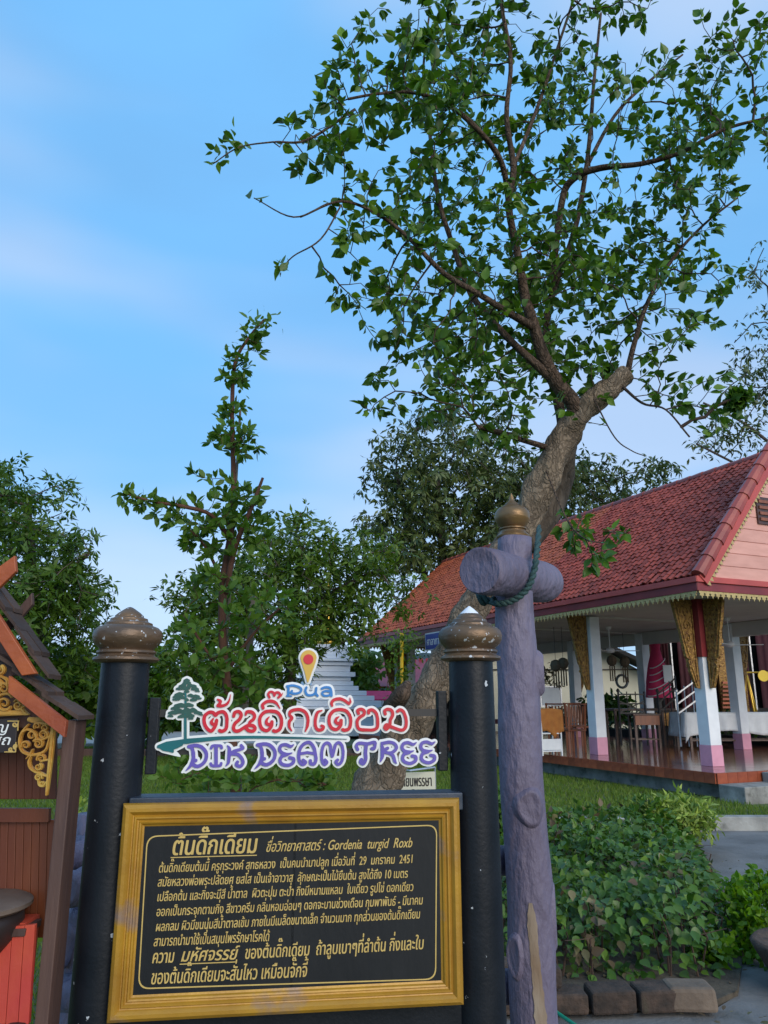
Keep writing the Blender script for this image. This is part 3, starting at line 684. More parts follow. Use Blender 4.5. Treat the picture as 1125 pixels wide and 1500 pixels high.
def ridgerun(a, b, n, r=.085, label=None):
    a, b = np.asarray(a), np.asarray(b)
    for i in range(n):
        p0 = a+(b-a)*i/n; p1 = a+(b-a)*(i+1.06)/n; mb = MB(); mb.tube([p0, p1], [r*1.12, r*.94], 10); mb.build('ridge_tile', M['ridge'], PV, smooth=False, label=label)
ridgerun(pf(0, HW, EV+RH+.04), pf(LEN, HW, EV+RH+.04), 40, .07)
# gables: steep barge at the near end, pink boards behind it
GA = pf(.06, 0, EV); APX = pf(.06, HW, EV+RH)
fr = (pf(.10, 0, EV), G1, ZU, -E1)
AH = 3.0; AW = 2.55   # the gable front is steeper than the tiled slope behind it
def gl(u): return u*AH/AW
apex = pf(0, AW, EV+AH)
ridgerun(pf(-.02, .02, EV+.03), pf(-.02, AW, EV+AH+.03), 11, .10, 'wide pale red barge tile')
ridgerun(pf(-.02, 2*AW-.02, EV+.03), pf(-.02, AW, EV+AH+.03), 11, .10)
mb = MB(); mb.prism([(0, 0), (2*AW, 0), (AW, AH)], (pf(.0, 0, EV), G1, ZU, -E1), .02); mb.build('gable_backing', M['pinkboard'], PV)
nb = 14
for i in range(nb):
    v0 = i*AH/nb; v1 = (i+1)*AH/nb-.012; u0 = v0*AW/AH+.12; u1 = v1*AW/AH+.12
    if 2*AW-2*u1 < .1: break
    mb = MB(); mb.prism([(u0, v0), (2*AW-u0, v0), (2*AW-u1, v1), (u1, v1)], (pf(-.005, 0, EV), G1, ZU, -E1), .03); mb.build('gable_board', M['pinkboard'], PV)
for s in (0, 1):
    mb = MB(); U = nrm(G1*AW+ZU*AH) if not s else nrm(-G1*AW+ZU*AH); o = pf(-.055, 0 if not s else 2*AW, EV); Ls = math.hypot(AW, AH); V_ = np.cross(-E1, U)*1.0
    if V_[2] < 0: V_ = -V_
    mb.prism([(0, -.17), (Ls, -.17), (Ls, .02), (0, .02)], (o, U, V_, -E1), .03); mb.build('barge_board', M['fascia2'], PV)
    mb = MB()
    for i in range(int(Ls/.09)): mb.prism([(i*.09, -.17), (i*.09+.09, -.17), (i*.09+.07, -.21), (i*.09+.045, -.25), (i*.09+.02, -.21)], (o-E1*.004, U, V_, -E1), .012)
    mb.build('gilt_fretwork', M['giltlight'], PV)
# upper wedge of roof between the steep gable and the slope
mb = MB(); mb.add([pf(0, 0, EV), pf(0, AW, EV+AH), pf(1.2, HW, EV+RH), pf(.9, 0, EV+.05)], [(0, 1, 2), (0, 2, 3)]); 
# gable window
win = onplane(1113, 748, pf(-.04, 0, EV), E1)
mb = MB(); mb.box(win+G1*.12, (.42, .05, .46), AX); wf = mb.build('gable_window', M['darkwood'], PV)
for k in range(4): mb = MB(); mb.box(win+G1*.12-E1*.035+ZU*(-.15+k*.1), (.34, .02, .05), AX); mb.build('louvre', M['wood'], wf)
# front steps
t = thing('front_steps', 'blotchy pale concrete steps at the near corner of the pavilion floor', 'steps', pf(-.4, 1, 0))
for (e0, e1, g0, g1, z0, z1) in ((-.5, -.04, -.02, .85, .10, .355), (-.48, -.04, .87, 1.9, .10, .49), (-.5, -.04, 1.92, 3.6, .10, .49), (-1.15, -.52, .5, 1.7, .05, .20), (-1.15, -.52, 1.72, 3.4, .05, .20), (-1.7, -1.17, .9, 3.4, .0, .10)):
    mb = MB(); mb.box(pf((e0+e1)/2, (g0+g1)/2, (z0+z1)/2), (g1-g0, e1-e0, z1-z0), AX); mb.build('step_block', M['curb'], t, bevel=.012)
# ceiling fans
for i, (px, py, yy) in enumerate(((891, 913, 17.5), (1063, 888, 15.5))):
    p = atY(px, py, yy); p[2] = 3.14
    t = thing('ceiling_fan', ('pale ceiling fan hanging over the stacked chairs' if i == 0 else 'pale ceiling fan hanging nearest the right edge under the pavilion ceiling'), 'ceiling fan', p, 'fans under the pavilion ceiling')
    mb = MB(); mb.tube([p, p-ZU*.5], .014, 8); mb.build('rod', M['white'], t)
    mb = MB(); mb.lathe(p-ZU*.6, [(.01, 0), (.09, .02), (.11, .06), (.08, .11), (.02, .13)], 14); mb.build('motor', M['white'], t, smooth=True)
    mb = MB(); mb.lathe(p-ZU*.06, [(.07, .06), (.05, .0)], 12); mb.build('canopy', M['white'], t)
    for k in range(3):
        a = 1.9+k*2.094; d = np.array([math.cos(a), math.sin(a), 0]); mb = MB(); mb.bar(p-ZU*.55+d*.1, p-ZU*.55+d*.62, .12, .012); mb.build('blade', M['white'], t)
#==SPLIT==
# ================================================================== the notice board between its two posts
PL = np.array([-.786, 2.35, 0]); YAW = R(7.5); SU = np.array([math.cos(YAW), math.sin(YAW), 0]); SN = np.array([math.sin(YAW), -math.cos(YAW), 0])
PR = PL+SU*1.075
def sp(px, py, off=0.0):          # a point of the board's plane -> (u, v) on it
    p = onplane(px, py, PL+SN*off, SN); return np.array([np.dot(p-PL, SU), p[2]])
SGN = thing('notice_board', 'gold framed black notice board of Thai text between two black posts with onion finials', 'notice board', PL+SU*.53)
topL = atY(183, 968, PL[1])[2]; topR = atY(682, 966, PR[1])[2]
OF = .085
FIN = [(.074, -.004), (.094, .000), (.101, .006), (.099, .013), (.088, .017), (.085, .022), (.091, .027), (.090, .033), (.082, .037), (.086, .042), (.098, .052), (.105, .066), (.107, .080), (.103, .094), (.092, .104), (.078, .109), (.074, .111), (.073, .117), (.062, .121), (.059, .123), (.057, .131), (.047, .134), (.0445, .136), (.044, .140), (.034, .149), (.018, .160), (.008, .166), (.001, .168)]
for P_, tz, lbl in ((PL, topL, 'left post, flaked and speckled with white'), (PR, topR, 'right post beside the purple log post')):
    mb = MB(); mb.tube([P_+ZU*(-.1), P_+ZU*.5, P_+ZU*1.1, P_+ZU*tz], [.080, .077, .074, .0705], 40); po = mb.build('post', M['post'], SGN, autosmooth=40, label=lbl)
    mb = MB(); mb.lathe(P_+ZU*(tz-.004), [(a*.965, b) for a, b in FIN], 44); mb.build('finial', M['finial'], po, autosmooth=50)
mb = MB(); mb.lathe(PR+ZU*(topR+.134), [(.038, .004), (.028, .016), (.014, .029), (.002, .038)], 20); mb.build('chipped_white_tip', M['chedi'], SGN)
# slab, beam, frame
UL = (sp(183, 1178, OF)[0]+sp(153, 1499, OF)[0])/2; UR = (sp(672, 1168, OF)[0]+sp(680, 1472, OF)[0])/2
VT = (sp(183, 1178, OF)[1]+sp(672, 1168, OF)[1])/2; VB = (sp(153, 1499, OF)[1]+sp(680, 1472, OF)[1])/2
def spt(u, v, n): return PL*[1, 1, 0]+SU*u+ZU*v+SN*n
SAX = (SU, -SN, ZU)
mb = MB(); mb.box(spt((UL+UR)/2, (VT+VB)/2, .045), (UR-UL-.01, .06, VT-VB-.01), SAX); mb.build('slab', M['post'], SGN)
mb = MB(); mb.box(spt(.5375, VT-.012, .02), (.97, .10, .05), SAX); mb.build('top_beam', M['beam'], SGN, bevel=.004)
mb = MB(); mb.box(spt(.5375, VB-.06, .0), (1.06, .08, .16), SAX); mb.build('bottom_beam', M['post'], SGN, bevel=.004)
FW = .066
prof = [(0, 0), (0, .010), (.003, .018), (.012, .025), (.021, .025), (.027, .019), (.030, .014), (.033, .013), (.036, .018), (.040, .018), (.043, .012), (.047, .011), (.050, .015), (.054, .013), (.057, .007), (.062, .005), (FW, .001), (FW, 0)]
corners = [(UL, VB), (UR, VB), (UR, VT), (UL, VT)]; inn = [(1, 1), (-1, 1), (-1, -1), (1, -1)]
for k, nm in enumerate(('lower', 'right', 'upper', 'left')):
    a, b = k, (k+1) % 4; mb = MB(); V = []; 
    for c in (a, b):
        for x, z in prof: V.append(spt(corners[c][0]+inn[c][0]*x, corners[c][1]+inn[c][1]*x, .075+z))
    n = len(prof); mb.add(V, [(i, i+n, i+1+n, i+1) for i in range(n-1)]+[(n-1, 2*n-1, n, 0)]); mb.build('frame_moulding', M['frame'], SGN, autosmooth=28)
pn = (UR-UL-2*FW, VT-VB-2*FW); mid = (UL+UR)/2
for s in (-1, 1): mb = MB(); mb.box(spt(mid+s*pn[0]/4, (VT+VB)/2, .070), (pn[0]/2-.0012+.01, .02, pn[1]+.02), SAX); mb.build('panel', M['panel'], SGN, bevel=.0008)
TF = (spt(0, 0, .0803), SU, ZU, SN)
def bz(zx, zy): return sp(150+zx/2.0455, 1150+zy/2.0455, .0803)
# thin gold line with rounded corners
cl = [bz(133, 152), bz(1003, 118), bz(1000, 583), bz(106, 612)]; loops = []
for gsz in (0, .0032):
    lp = []
    cs = [np.array(c) for c in cl]; ctr = sum(cs)/4
    for i in range(4):
        p, a, b = cs[i], cs[i-1], cs[(i+1) % 4]; da, db = nrm(a-p), nrm(b-p); p2 = p+(da+db)*gsz; r = .030-gsz*.5
        for t in np.linspace(0, 1, 7): lp.append((1-t)**2*(p2+da*r)+2*t*(1-t)*(p2)+t*t*(p2+db*r))
    loops.append(lp)
mb = MB(); mb.prism(loops[0], (TF[0], SU, ZU, SN), .0008, [loops[1]]); mb.build('gold_line', M['goldtext'], SGN)
EM = 1/2.0455/FPX*2.33
lines = [('ต้นดิ๊กเดียม', (205, 210), (463, 203), 72, .12, .0012, 1), ('ชื่อวิทยาศาสตร์ : Gordenia  turgid  Roxb', (488, 200), (927, 186), 40, .25, .0003, 0),
 ('ต้นดิ๊กเดียมต้นนี้ ครูกุระวงค์ สุทธหลวง  เป็นคนนำมาปลูก เมื่อวันที่  29  มกราคม  2451', (167, 262), (932, 233), 34, .1, .0003, 0),
 ('สมัยหลวงพ่อพระปลัดยศ ยสโส เป็นเจ้าอาวาส  ลักษณะเป็นไม้ยืนต้น สูงได้ถึง 10 เมตร', (164, 304), (915, 277), 34, .1, .0003, 0),
 ('เปลือกต้น และกิ่งจะมีสี น้ำตาล  ผิวตะปุ่ม ตะป่ำ กิ่งมีหนามแหลม  ใบเดี่ยว รูปไข่ ดอกเดียว', (162, 348), (932, 317), 34, .1, .0003, 0),
 ('ออกเป็นกระจุกตามกิ่ง สีขาวครีม กลิ่นหอมอ่อนๆ ดอกจะบานช่วงเดือน กุมพาพันธ์ - มีนาคม', (160, 393), (960, 357), 34, .1, .0003, 0),
 ('ผลกลม ผิวมีขนนุ่มสีน้ำตาลเข้ม ภายในมีเมล็ดขนาดเล็ก จำนวนมาก ทุกส่วนของต้นดิ๊กเดียม', (158, 438), (952, 399), 34, .1, .0003, 0),
 ('สามารถนำมาใช้เป็นสมุนไพรรักษาโรคได้', (152, 483), (500, 467), 36, .1, .0003, 0),
 ('ความ', (147, 534), (214, 531), 47, .1, .0006, 0), ('มหัศจรรย์', (232, 529), (402, 522), 47, .25, .0007, 1),
 ('ของต้นดิ๊กเดียม  ถ้าลูบเบาๆที่ลำต้น กิ่งและใบ', (425, 521), (963, 491), 47, .1, .0005, 0),
 ('ของต้นดิ๊กเดียมจะสั่นไหว เหมือนจั๊กจี้', (143, 597), (613, 574), 50, .1, .0005, 0)]
for tx, a, b, hh, sl, bo, und in lines:
    mb = MB(); p0, p1 = bz(*a), bz(*b); textmesh(mb, tx, TF, p0, p1, hh*EM*.93, sl, bo)
    if und:
        d = nrm(p1-p0); nn = np.array([-d[1], d[0]]); q0 = p0-nn*.006; q1 = p1-nn*.006
        mb.prism([q0-nn*.0013, q1-nn*.0013, q1+nn*.0011, q0+nn*.0011], (TF[0]+SN*.0009, SU, ZU, SN), .0005)
    mb.build('text_line', M['goldtext'], SGN)
# ================================================================== cut-out sign above the board
LOG = thing('cutout_sign', 'cut-out acrylic sign with red Thai and violet English lettering, teal tree and yellow map pin', 'sign', PL+SU*.53+ZU*1.2)
LO = .0
def la(zx, zy): return sp(215+zx/5.1136, 980+zy/5.1136, LO)
def lb(zx, zy): return sp(425+zx/5.1136, 930+zy/5.1136, LO)
K = 2.33/FPX/5.1136
def stroke(pts, f, r, k=4, taper=None):
    P = np.array([f(*p) for p in pts])
    if len(P) > 2:
        P = np.hstack([P, np.zeros((len(P), 1))]); P = catmull(P, k)[:, :2]
    rr = np.full(len(P), r*K) if taper is None else np.interp(np.linspace(0, 1, len(P)), np.linspace(0, 1, len(taper)), taper)*K
    return (P, rr)
red = [
 [stroke([(498, 372), (484, 398), (500, 414), (522, 404), (524, 380)], la, 12, taper=[6, 12, 12, 11, 9]), stroke([(524, 385), (515, 425), (484, 464), (448, 440), (430, 395), (436, 350), (468, 324), (498, 326), (516, 346), (536, 326), (574, 320), (598, 350), (602, 405), (592, 450), (564, 466), (546, 460)], la, 12.5)],
 [stroke([(532, 228), (552, 240), (546, 262), (534, 274), (566, 276), (600, 262), (620, 232), (629, 190)], la, 11, taper=[7, 11, 12, 12, 11, 10, 6, 2])],
 [stroke([(652, 352), (660, 326), (690, 318), (708, 342), (696, 376), (664, 404), (650, 436), (660, 462), (692, 462), (728, 438), (760, 422), (796, 424), (812, 444), (796, 464), (762, 460), (744, 440)], la, 12.5), stroke([(742, 340), (752, 320), (786, 322), (808, 346), (800, 376), (774, 396), (766, 420)], la, 12.5, taper=[9, 12, 13, 12, 12, 12, 10])],
 [stroke([(918, 358), (900, 378), (896, 402), (914, 416), (938, 404)], la, 12, taper=[4, 9, 12, 12, 9]), stroke([(938, 395), (934, 428), (904, 460), (868, 450), (848, 412), (850, 360), (884, 322), (930, 314), (978, 324), (1006, 362), (1010, 410), (996, 450), (968, 466), (950, 462)], la, 12.5)],
 [stroke([(872, 292), (868, 268), (898, 244), (938, 240), (972, 256), (998, 294)], la, 11, taper=[12, 12, 12, 12, 10, 4])],
 [stroke([(920, 212), (910, 188), (926, 170), (948, 176), (956, 200), (966, 178), (988, 176), (1000, 196), (986, 214)], la, 9, taper=[9, 9, 9, 9, 8, 9, 9, 9, 9]), stroke([(1000, 205), (1012, 195), (1018, 178)], la, 6, taper=[6, 4, 2])],
 [stroke([(12, 718), (-6, 690), (-6, 650), (14, 622), (-4, 600), (2, 574), (36, 560), (80, 560), (118, 584), (134, 630), (130, 680), (114, 722)], lb, 12.5, taper=[5, 10, 12, 12, 10, 12, 12, 12, 12, 12, 11, 5])],
 [stroke([(238, 566), (206, 580), (190, 622), (188, 676), (206, 710), (240, 708), (250, 688), (236, 680)], lb, 12.5, taper=[5, 11, 12, 12, 12, 12, 11, 10])],
 [stroke([(366, 612), (346, 626), (340, 648), (358, 664), (382, 650)], lb, 12, taper=[4, 9, 12, 12, 9]), stroke([(382, 640), (378, 678), (348, 708), (310, 696), (292, 656), (296, 606), (328, 568), (374, 558), (420, 570), (448, 608), (454, 656), (442, 700), (412, 714), (394, 710)], lb, 12.5)],
 [stroke([(314, 530), (310, 508), (330, 486), (372, 478), (410, 492), (438, 514)], lb, 11, taper=[9, 11, 12, 12, 11, 11]), stroke([(440, 515), (452, 500), (448, 470)], lb, 8, taper=[11, 8, 2])],
 [stroke([(512, 588), (506, 566), (530, 556), (554, 568), (552, 596), (522, 616), (502, 644), (504, 684), (520, 706), (560, 712), (620, 712), (652, 692), (656, 640), (646, 590), (618, 562), (590, 566), (588, 584)], lb, 12)],
 [stroke([(712, 592), (708, 568), (732, 556), (760, 566), (768, 600), (750, 636), (746, 674), (722, 706), (708, 694), (722, 672), (760, 690), (800, 706), (842, 712), (866, 686), (868, 630), (850, 578), (824, 560), (804, 572)], lb, 12)],
]
vio = [
 [stroke([(312, 585), (338, 592), (350, 628), (350, 672), (334, 716), (314, 742), (292, 762)], la, 12, taper=[5, 11, 13, 13, 12, 8, 2]), stroke([(316, 580), (368, 572), (412, 584), (444, 622), (446, 668), (424, 706), (384, 728), (350, 716), (348, 692), (368, 684)], la, 12.5)],
 [stroke([(484, 592), (496, 574), (552, 574), (562, 590)], la, 10), stroke([(520, 580), (518, 640), (520, 710)], la, 13), stroke([(480, 708), (492, 724), (548, 724), (558, 706)], la, 10)],
 [stroke([(604, 572), (620, 598), (616, 660), (612, 700), (594, 724)], la, 12, taper=[3, 12, 13, 11, 4]), stroke([(620, 648), (650, 616), (690, 606), (722, 592), (708, 572)], la, 11), stroke([(640, 634), (684, 640), (712, 668), (722, 702), (700, 728), (672, 716), (680, 696)], la, 12)],
 [stroke([(826, 573), (852, 580), (864, 616), (864, 660), (848, 704), (828, 730), (806, 750)], la, 12, taper=[5, 11, 13, 13, 12, 8, 2]), stroke([(830, 568), (882, 560), (926, 572), (958, 610), (960, 656), (938, 694), (898, 716), (864, 704), (862, 680), (882, 672)], la, 12.5)],
 [stroke([(1100, 566), (1078, 580), (1044, 566), (1008, 572), (996, 600), (1012, 626), (1050, 638), (1088, 628)], la, 11.5, taper=[4, 11, 12, 12, 12, 12, 11, 4]), stroke([(1050, 640), (1012, 654), (998, 688), (1018, 714), (1062, 720), (1096, 702), (1100, 672), (1072, 664)], la, 12)],
 [stroke([(98, 938), (116, 954), (96, 970), (72, 950), (64, 900), (78, 846), (110, 812), (148, 806), (178, 842), (190, 890), (194, 934), (180, 966), (154, 962), (152, 942)], lb, 12), stroke([(76, 890), (130, 880), (186, 890)], lb, 10)],
 [stroke([(262, 936), (276, 954), (258, 970), (240, 944), (236, 888), (248, 832), (274, 808), (300, 824), (306, 872), (316, 908), (328, 870), (340, 822), (366, 806), (390, 832), (398, 886), (388, 944), (362, 970), (342, 952), (356, 936)], lb, 11)],
 [stroke([(506, 858), (496, 830), (520, 810), (580, 816), (634, 804), (630, 848), (612, 852)], lb, 12), stroke([(570, 818), (564, 880), (566, 930), (548, 964), (528, 952), (534, 934)], lb, 13)],
 [stroke([(682, 804), (692, 850), (690, 910), (676, 950)], lb, 12, taper=[4, 13, 13, 4]), stroke([(690, 812), (744, 802), (784, 816), (796, 848), (764, 880), (724, 882), (706, 864), (730, 848)], lb, 11.5), stroke([(742, 884), (772, 906), (782, 942), (796, 962)], lb, 12, taper=[11, 12, 12, 4])],
 [stroke([(944, 806), (920, 820), (884, 806), (850, 814), (838, 842), (854, 868), (892, 876), (924, 868)], lb, 11.5, taper=[4, 11, 12, 12, 12, 12, 11, 4]), stroke([(892, 880), (854, 892), (842, 926), (860, 952), (902, 962), (938, 942), (940, 912), (914, 906)], lb, 12)],
 [stroke([(1084, 801), (1060, 815), (1024, 801), (990, 809), (978, 837), (994, 863), (1032, 871), (1064, 863)], lb, 11.5, taper=[4, 11, 12, 12, 12, 12, 11, 4]), stroke([(1032, 875), (994, 887), (982, 921), (1000, 947), (1042, 957), (1078, 937), (1080, 907), (1054, 901)], lb, 12)],
]
blue = [
 [stroke([(-22, 384), (-12, 400), (-14, 452)], lb, 9), stroke([(-20, 384), (20, 378), (62, 388), (84, 406), (74, 430), (40, 440), (6, 434), (14, 420)], lb, 8.5), stroke([(-26, 458), (10, 458)], lb, 6)],
 [stroke([(122, 394), (114, 420), (128, 448), (160, 452), (188, 436), (196, 398)], lb, 9), stroke([(196, 398), (192, 436), (206, 456)], lb, 9)],
 [stroke([(238, 402), (262, 392), (296, 396), (308, 420), (310, 456)], lb, 9), stroke([(304, 424), (266, 420), (240, 434), (252, 454), (288, 454), (306, 438)], lb, 8.5)],
]
pads = [(300, 88, 30, 14), (300, 106, 38, 14), (268, 128, 34, 13), (330, 128, 34, 14), (240, 150, 26, 11), (292, 148, 40, 14), (362, 150, 36, 15), (352, 130, 28, 12), (380, 164, 22, 9), (300, 170, 26, 12),
        (246, 190, 44, 14), (218, 208, 28, 11), (222, 230, 34, 11), (262, 214, 34, 14), (330, 200, 30, 13), (366, 206, 38, 13), (388, 222, 28, 10), (350, 234, 32, 13), (300, 232, 22, 12),
        (256, 276, 58, 18), (214, 296, 40, 14), (310, 272, 50, 16), (196, 330, 42, 15), (178, 352, 26, 10), (240, 320, 50, 20), (300, 320, 50, 24), (346, 312, 42, 18), (386, 330, 36, 13), (406, 342, 20, 8), (320, 352, 46, 18), (262, 356, 36, 14), (330, 372, 24, 8)]
def ell(p):
    x, y, a, b = p; return stroke([(x-a+b, y+random.uniform(-3, 3)), (x, y-b*.3), (x+a-b, y+random.uniform(-3, 3))], la, b*.86, taper=[b*.6, b*.95, b*.6])
teal = [stroke([(290, 90), (292, 220), (290, 400)], la, 7, taper=[3, 8, 9]), stroke([(290, 380), (290, 520)], la, 10),
        stroke([(90, 580), (150, 562), (230, 548), (300, 538)], la, 10, taper=[12, 18, 16, 16]), stroke([(130, 590), (180, 604), (196, 618)], la, 10, taper=[20, 16, 8]), stroke([(150, 580), (210, 580), (260, 562)], la, 16, taper=[20, 18, 14]), stroke([(110, 585), (170, 588), (215, 590)], la, 16, taper=[14, 24, 8]),
        stroke([(290, 542), (400, 530), (560, 516), (760, 510), (960, 512), (1160, 516), (1300, 520), (1500, 524)], la, 12, taper=[18, 16, 13, 11, 10, 8, 7, 4, 1.5])]
crown = [ell(p) for p in pads]
pin = [stroke([(137, 176), (137, 230), (132, 350)], lb, 60, taper=[62, 44, 6])]
allst = [s for g_ in red+vio+blue for s in g_]+teal+crown+pin
spikes = [stroke([(330, 720), (300, 750), (264, 774)], la, 10, taper=[10, 6, -10]), stroke([(846, 708), (816, 736), (786, 760)], la, 10, taper=[10, 4, -10]), stroke([(190, 620), (225, 640), (250, 655)], la, 5, taper=[5, -4, -14]), stroke([(1290, 524), (1430, 522), (1500, 524)], la, 6)]
LF = (PL*[1, 1, 0]+SN*LO, SU, ZU, SN)
mb = MB(); plate(mb, allst+spikes, LF, .006, g=.0014, grow=17*K, z=-.007); mb.build('white_backing', M['logowhite'], LOG)
mb = MB(); plate(mb, pin, LF, .004, g=.0014, grow=13*K, z=.0001); mb.build('pin_outline', M['chedi'], LOG)
for g_ in red: mb = MB(); plate(mb, g_, LF, .004, g=.0011); mb.build('red_letter', M['logored'], LOG)
for g_ in vio: mb = MB(); plate(mb, g_, LF, .004, g=.0011); mb.build('violet_letter', M['logopurple'], LOG)
for g_ in blue: mb = MB(); plate(mb, g_, LF, .004, g=.0011); mb.build('blue_letter', M['logoblue'], LOG)
mb = MB(); plate(mb, crown, LF, .004, g=.001); mb.build('tree_crown', M['logogreen'], LOG)
mb = MB(); plate(mb, teal, LF, .0035, g=.001); mb.build('tree_trunk_and_ground', M['logoteal'], LOG)
mb = MB(); plate(mb, pin, LF, .004, g=.001, z=.0042); mb.build('map_pin', M['pin'], LOG)
mb = MB(); plate(mb, [(np.array([lb(136, 184)]), 38*K)], LF, .002, g=.001, z=.0085); mb.build('pin_dot', M['logored'], LOG)
zr1, zr2 = sp(620, 1044)[1], sp(620, 1105)[1]
for z in (zr1,): mb = MB(); mb.box(spt(.5375, z, -.022), (.93, .012, .022), SAX); mb.build('rail', M['iron'], LOG)
mb = MB(); mb.box(spt(.5375, sp(560, 1100)[1], -.022), (.93, .010, .014), SAX); mb.build('rail', M['iron'], LOG)
for u, ya, yb in ((.0925, 1022, 1130), (.98, 1012, 1130)):
    mb = MB(); z0 = onplane(600, yb, PL, SN)[2]; z1 = onplane(600, ya, PL, SN)[2]
    mb.box(spt(u, (z0+z1)/2, -.02), (.03, .035, z1-z0), SAX); mb.build('bracket', M['post'], LOG, bevel=.003)
# ================================================================== purple log post with crossing log
PY = 3.1; pb = atY(783, 1530, PY); pt = atY(755, 880, PY); pcx = (pb+pt)/2; pcx[2] = 0
PP = thing('log_post', 'tall purple painted concrete log post with a cross log and gold finial, rope round it', 'post', pcx)
r0 = 30.0/FPX*PY; ztop = atY(752, 788, PY)[2]; zs = np.linspace(-.05, ztop, 60)
pa = np.stack([pcx[0]+.006*np.sin(zs*3)+.004*np.sin(zs*9), pcx[1]+.005*np.cos(zs*4), zs], 1)
rr = r0*(1.06-.10*zs/ztop)*(1+.006*np.sin(zs*11)+.005*np.sin(zs*23)); rr[-12:] *= np.linspace(1, .86, 12)
mb = MB(); mb.tube(pa, rr, 48, noise=.02, nseed=3); mb.build('log', M['purple'], PP, smooth=True)
def knot(parent, c, n, ra, rb, m, dep=.012):   # sawn branch stub: flattened disc with a rim
    n = nrm(n); X = nrm(np.cross(n, ZU)); Z = np.cross(X, n); V = []; F = []; k = 20; prof = [(1.35, -.02), (1.15, dep*.15), (1.0, dep*.8), (.9, dep), (.78, dep*.88), (.4, dep*.8), (0.02, dep*.85)]
    for r_, h in prof:
        for j in range(k): a = j*2*np.pi/k; w_ = 1+.06*math.sin(3*a+1); V.append(c+X*math.cos(a)*ra*r_*w_+Z*math.sin(a)*rb*r_*w_+n*h)
    for i in range(len(prof)-1):
        for j in range(k): F.append((i*k+j, i*k+(j+1) % k, (i+1)*k+(j+1) % k, (i+1)*k+j))
    F.append(tuple((len(prof)-1)*k+j for j in range(k))); mb = MB(); mb.add(V, F); return mb.build('knot', m, parent, smooth=True)
def surf(px, py, rad=None):   # point on the front of the post
    p = atY(px, py, PY); c = pcx.copy(); dx = np.clip(p[0]-c[0], -r0*.98, r0*.98); y = PY-math.sqrt(max(r0**2-dx**2, 0)); n = nrm([dx, y-PY, 0]); return np.array([c[0]+dx, y, atY(px, py, y)[2]]), n
for px, py, ra, rb in ((770, 1183, .045, .062), (800, 985, .03, .075), (812, 1340, .035, .11), (752, 1400, .032, .07)):
    c, n = surf(px, py); knot(PP, c, n, ra, rb, M['purple'], .016)
# peeled strip where the paint has gone
mb = MB(); V = []; F = []; k = 0; ys = np.linspace(1322, 1512, 24)
for i, py in enumerate(ys):
    cx = np.interp(py, [1322, 1400, 1512], [771, 777, 787]); wd = np.interp(py, [1322, 1345, 1420, 1512], [2, 6, 6, 9])*(1+.28*(RS.rand()-.5))
    for s in (-1, 0, 1): c, n = surf(cx+s*wd, py); V.append(c+n*.0085)
    if i: a = 3*i; F += [(a-3, a, a+1, a-2), (a-2, a+1, a+2, a-1)]
mb.add(V, F); mb.build('peeled_strip', M['rawlog'], PP, smooth=True)
la_ = atY(703, 836, PY-.27); lb_ = atY(801, 853, PY+.24)
d = lb_-la_; q = [la_+d*t+np.array([0, 0, .003*math.sin(t*6)]) for t in np.linspace(0, 1, 22)]; rl = np.interp(np.linspace(0, 1, 22), [0, .04, .2, .5, .8, .94, 1], [.101, .104, .104, .099, .104, .103, .090])
mb = MB(); mb.tube(q, rl*.87, 44, noise=.03, nseed=8); cl_ = mb.build('cross_log', M['purple'], PP, smooth=True)
dn_ = -nrm(d); X_ = nrm(np.cross(dn_, ZU)); Y_ = np.cross(X_, dn_); mb = MB(); mb.lathe(la_+dn_*.001, [(.086, -.004), (.084, .003), (.080, .004), (.066, .0015), (.052, .004), (.036, .0015), (.020, .004), (.002, .001)], 40, (X_, Y_, dn_)); mb.build('sawn_end', M['purple'], PP, autosmooth=35)
dc = q[18]; knot(PP, dc+nrm([.0, -1, .25])*.088, [.15, -1, .25], .032, .036, M['purple'], .014)
mb = MB(); FN = [(.066, -.004), (.070, 0), (.071, .010), (.062, .018), (.054, .026), (.052, .034), (.058, .038), (.058, .043), (.050, .046), (.062, .058), (.074, .078), (.077, .096), (.072, .114), (.058, .130), (.040, .138), (.037, .142), (.030, .146), (.026, .152), (.018, .158), (.012, .164), (.010, .178), (.002, .196)]
mb.lathe([pcx[0], pcx[1], ztop-.003], [(a*.97, b) for a, b in FN], 40); mb.build('finial', M['finial2'], PP, autosmooth=50)
# rope: round the post under the log, over its front, up to the tree
rp = [(712, 878, PY+.02), (728, 884, PY-.105), (745, 882, PY-.125), (762, 873, PY-.135), (775, 858, PY-.14), (782, 838, PY-.13), (786, 815, PY-.11), (788, 795, PY+.1), (790, 772, PY+.8)]
ROPE = thing('rope', 'blue-green rope looped under the purple cross log and running up to the leaning tree', 'rope', atY(760, 875, PY))
P_ = path(rp, 8); mb = MB()
for s in range(2):
    n = len(P_); T = np.gradient(P_, axis=0); T /= np.linalg.norm(T, axis=1)[:, None]; X = np.cross(T, [0, 1, .01]); X /= np.linalg.norm(X, axis=1)[:, None]; Y = np.cross(T, X); a = np.arange(n)*.9+s*math.pi
    mb.tube(P_+(X*np.cos(a)[:, None]+Y*np.sin(a)[:, None])*.006, .0085, 7)
mb.build('rope_strands', M['rope'], ROPE, smooth=True)
mb = MB(); mb.tube(path([(712, 878, PY+.02), (704, 866, PY+.03), (701, 872, PY-.02), (708, 884, PY-.02), (716, 878, PY+.03)], 6), .011, 8); mb.tube(path([(706, 870, PY-.03), (716, 882, PY-.04), (724, 876, PY-.02)], 5), .011, 8); mb.build('knot', M['rope'], ROPE, smooth=True)
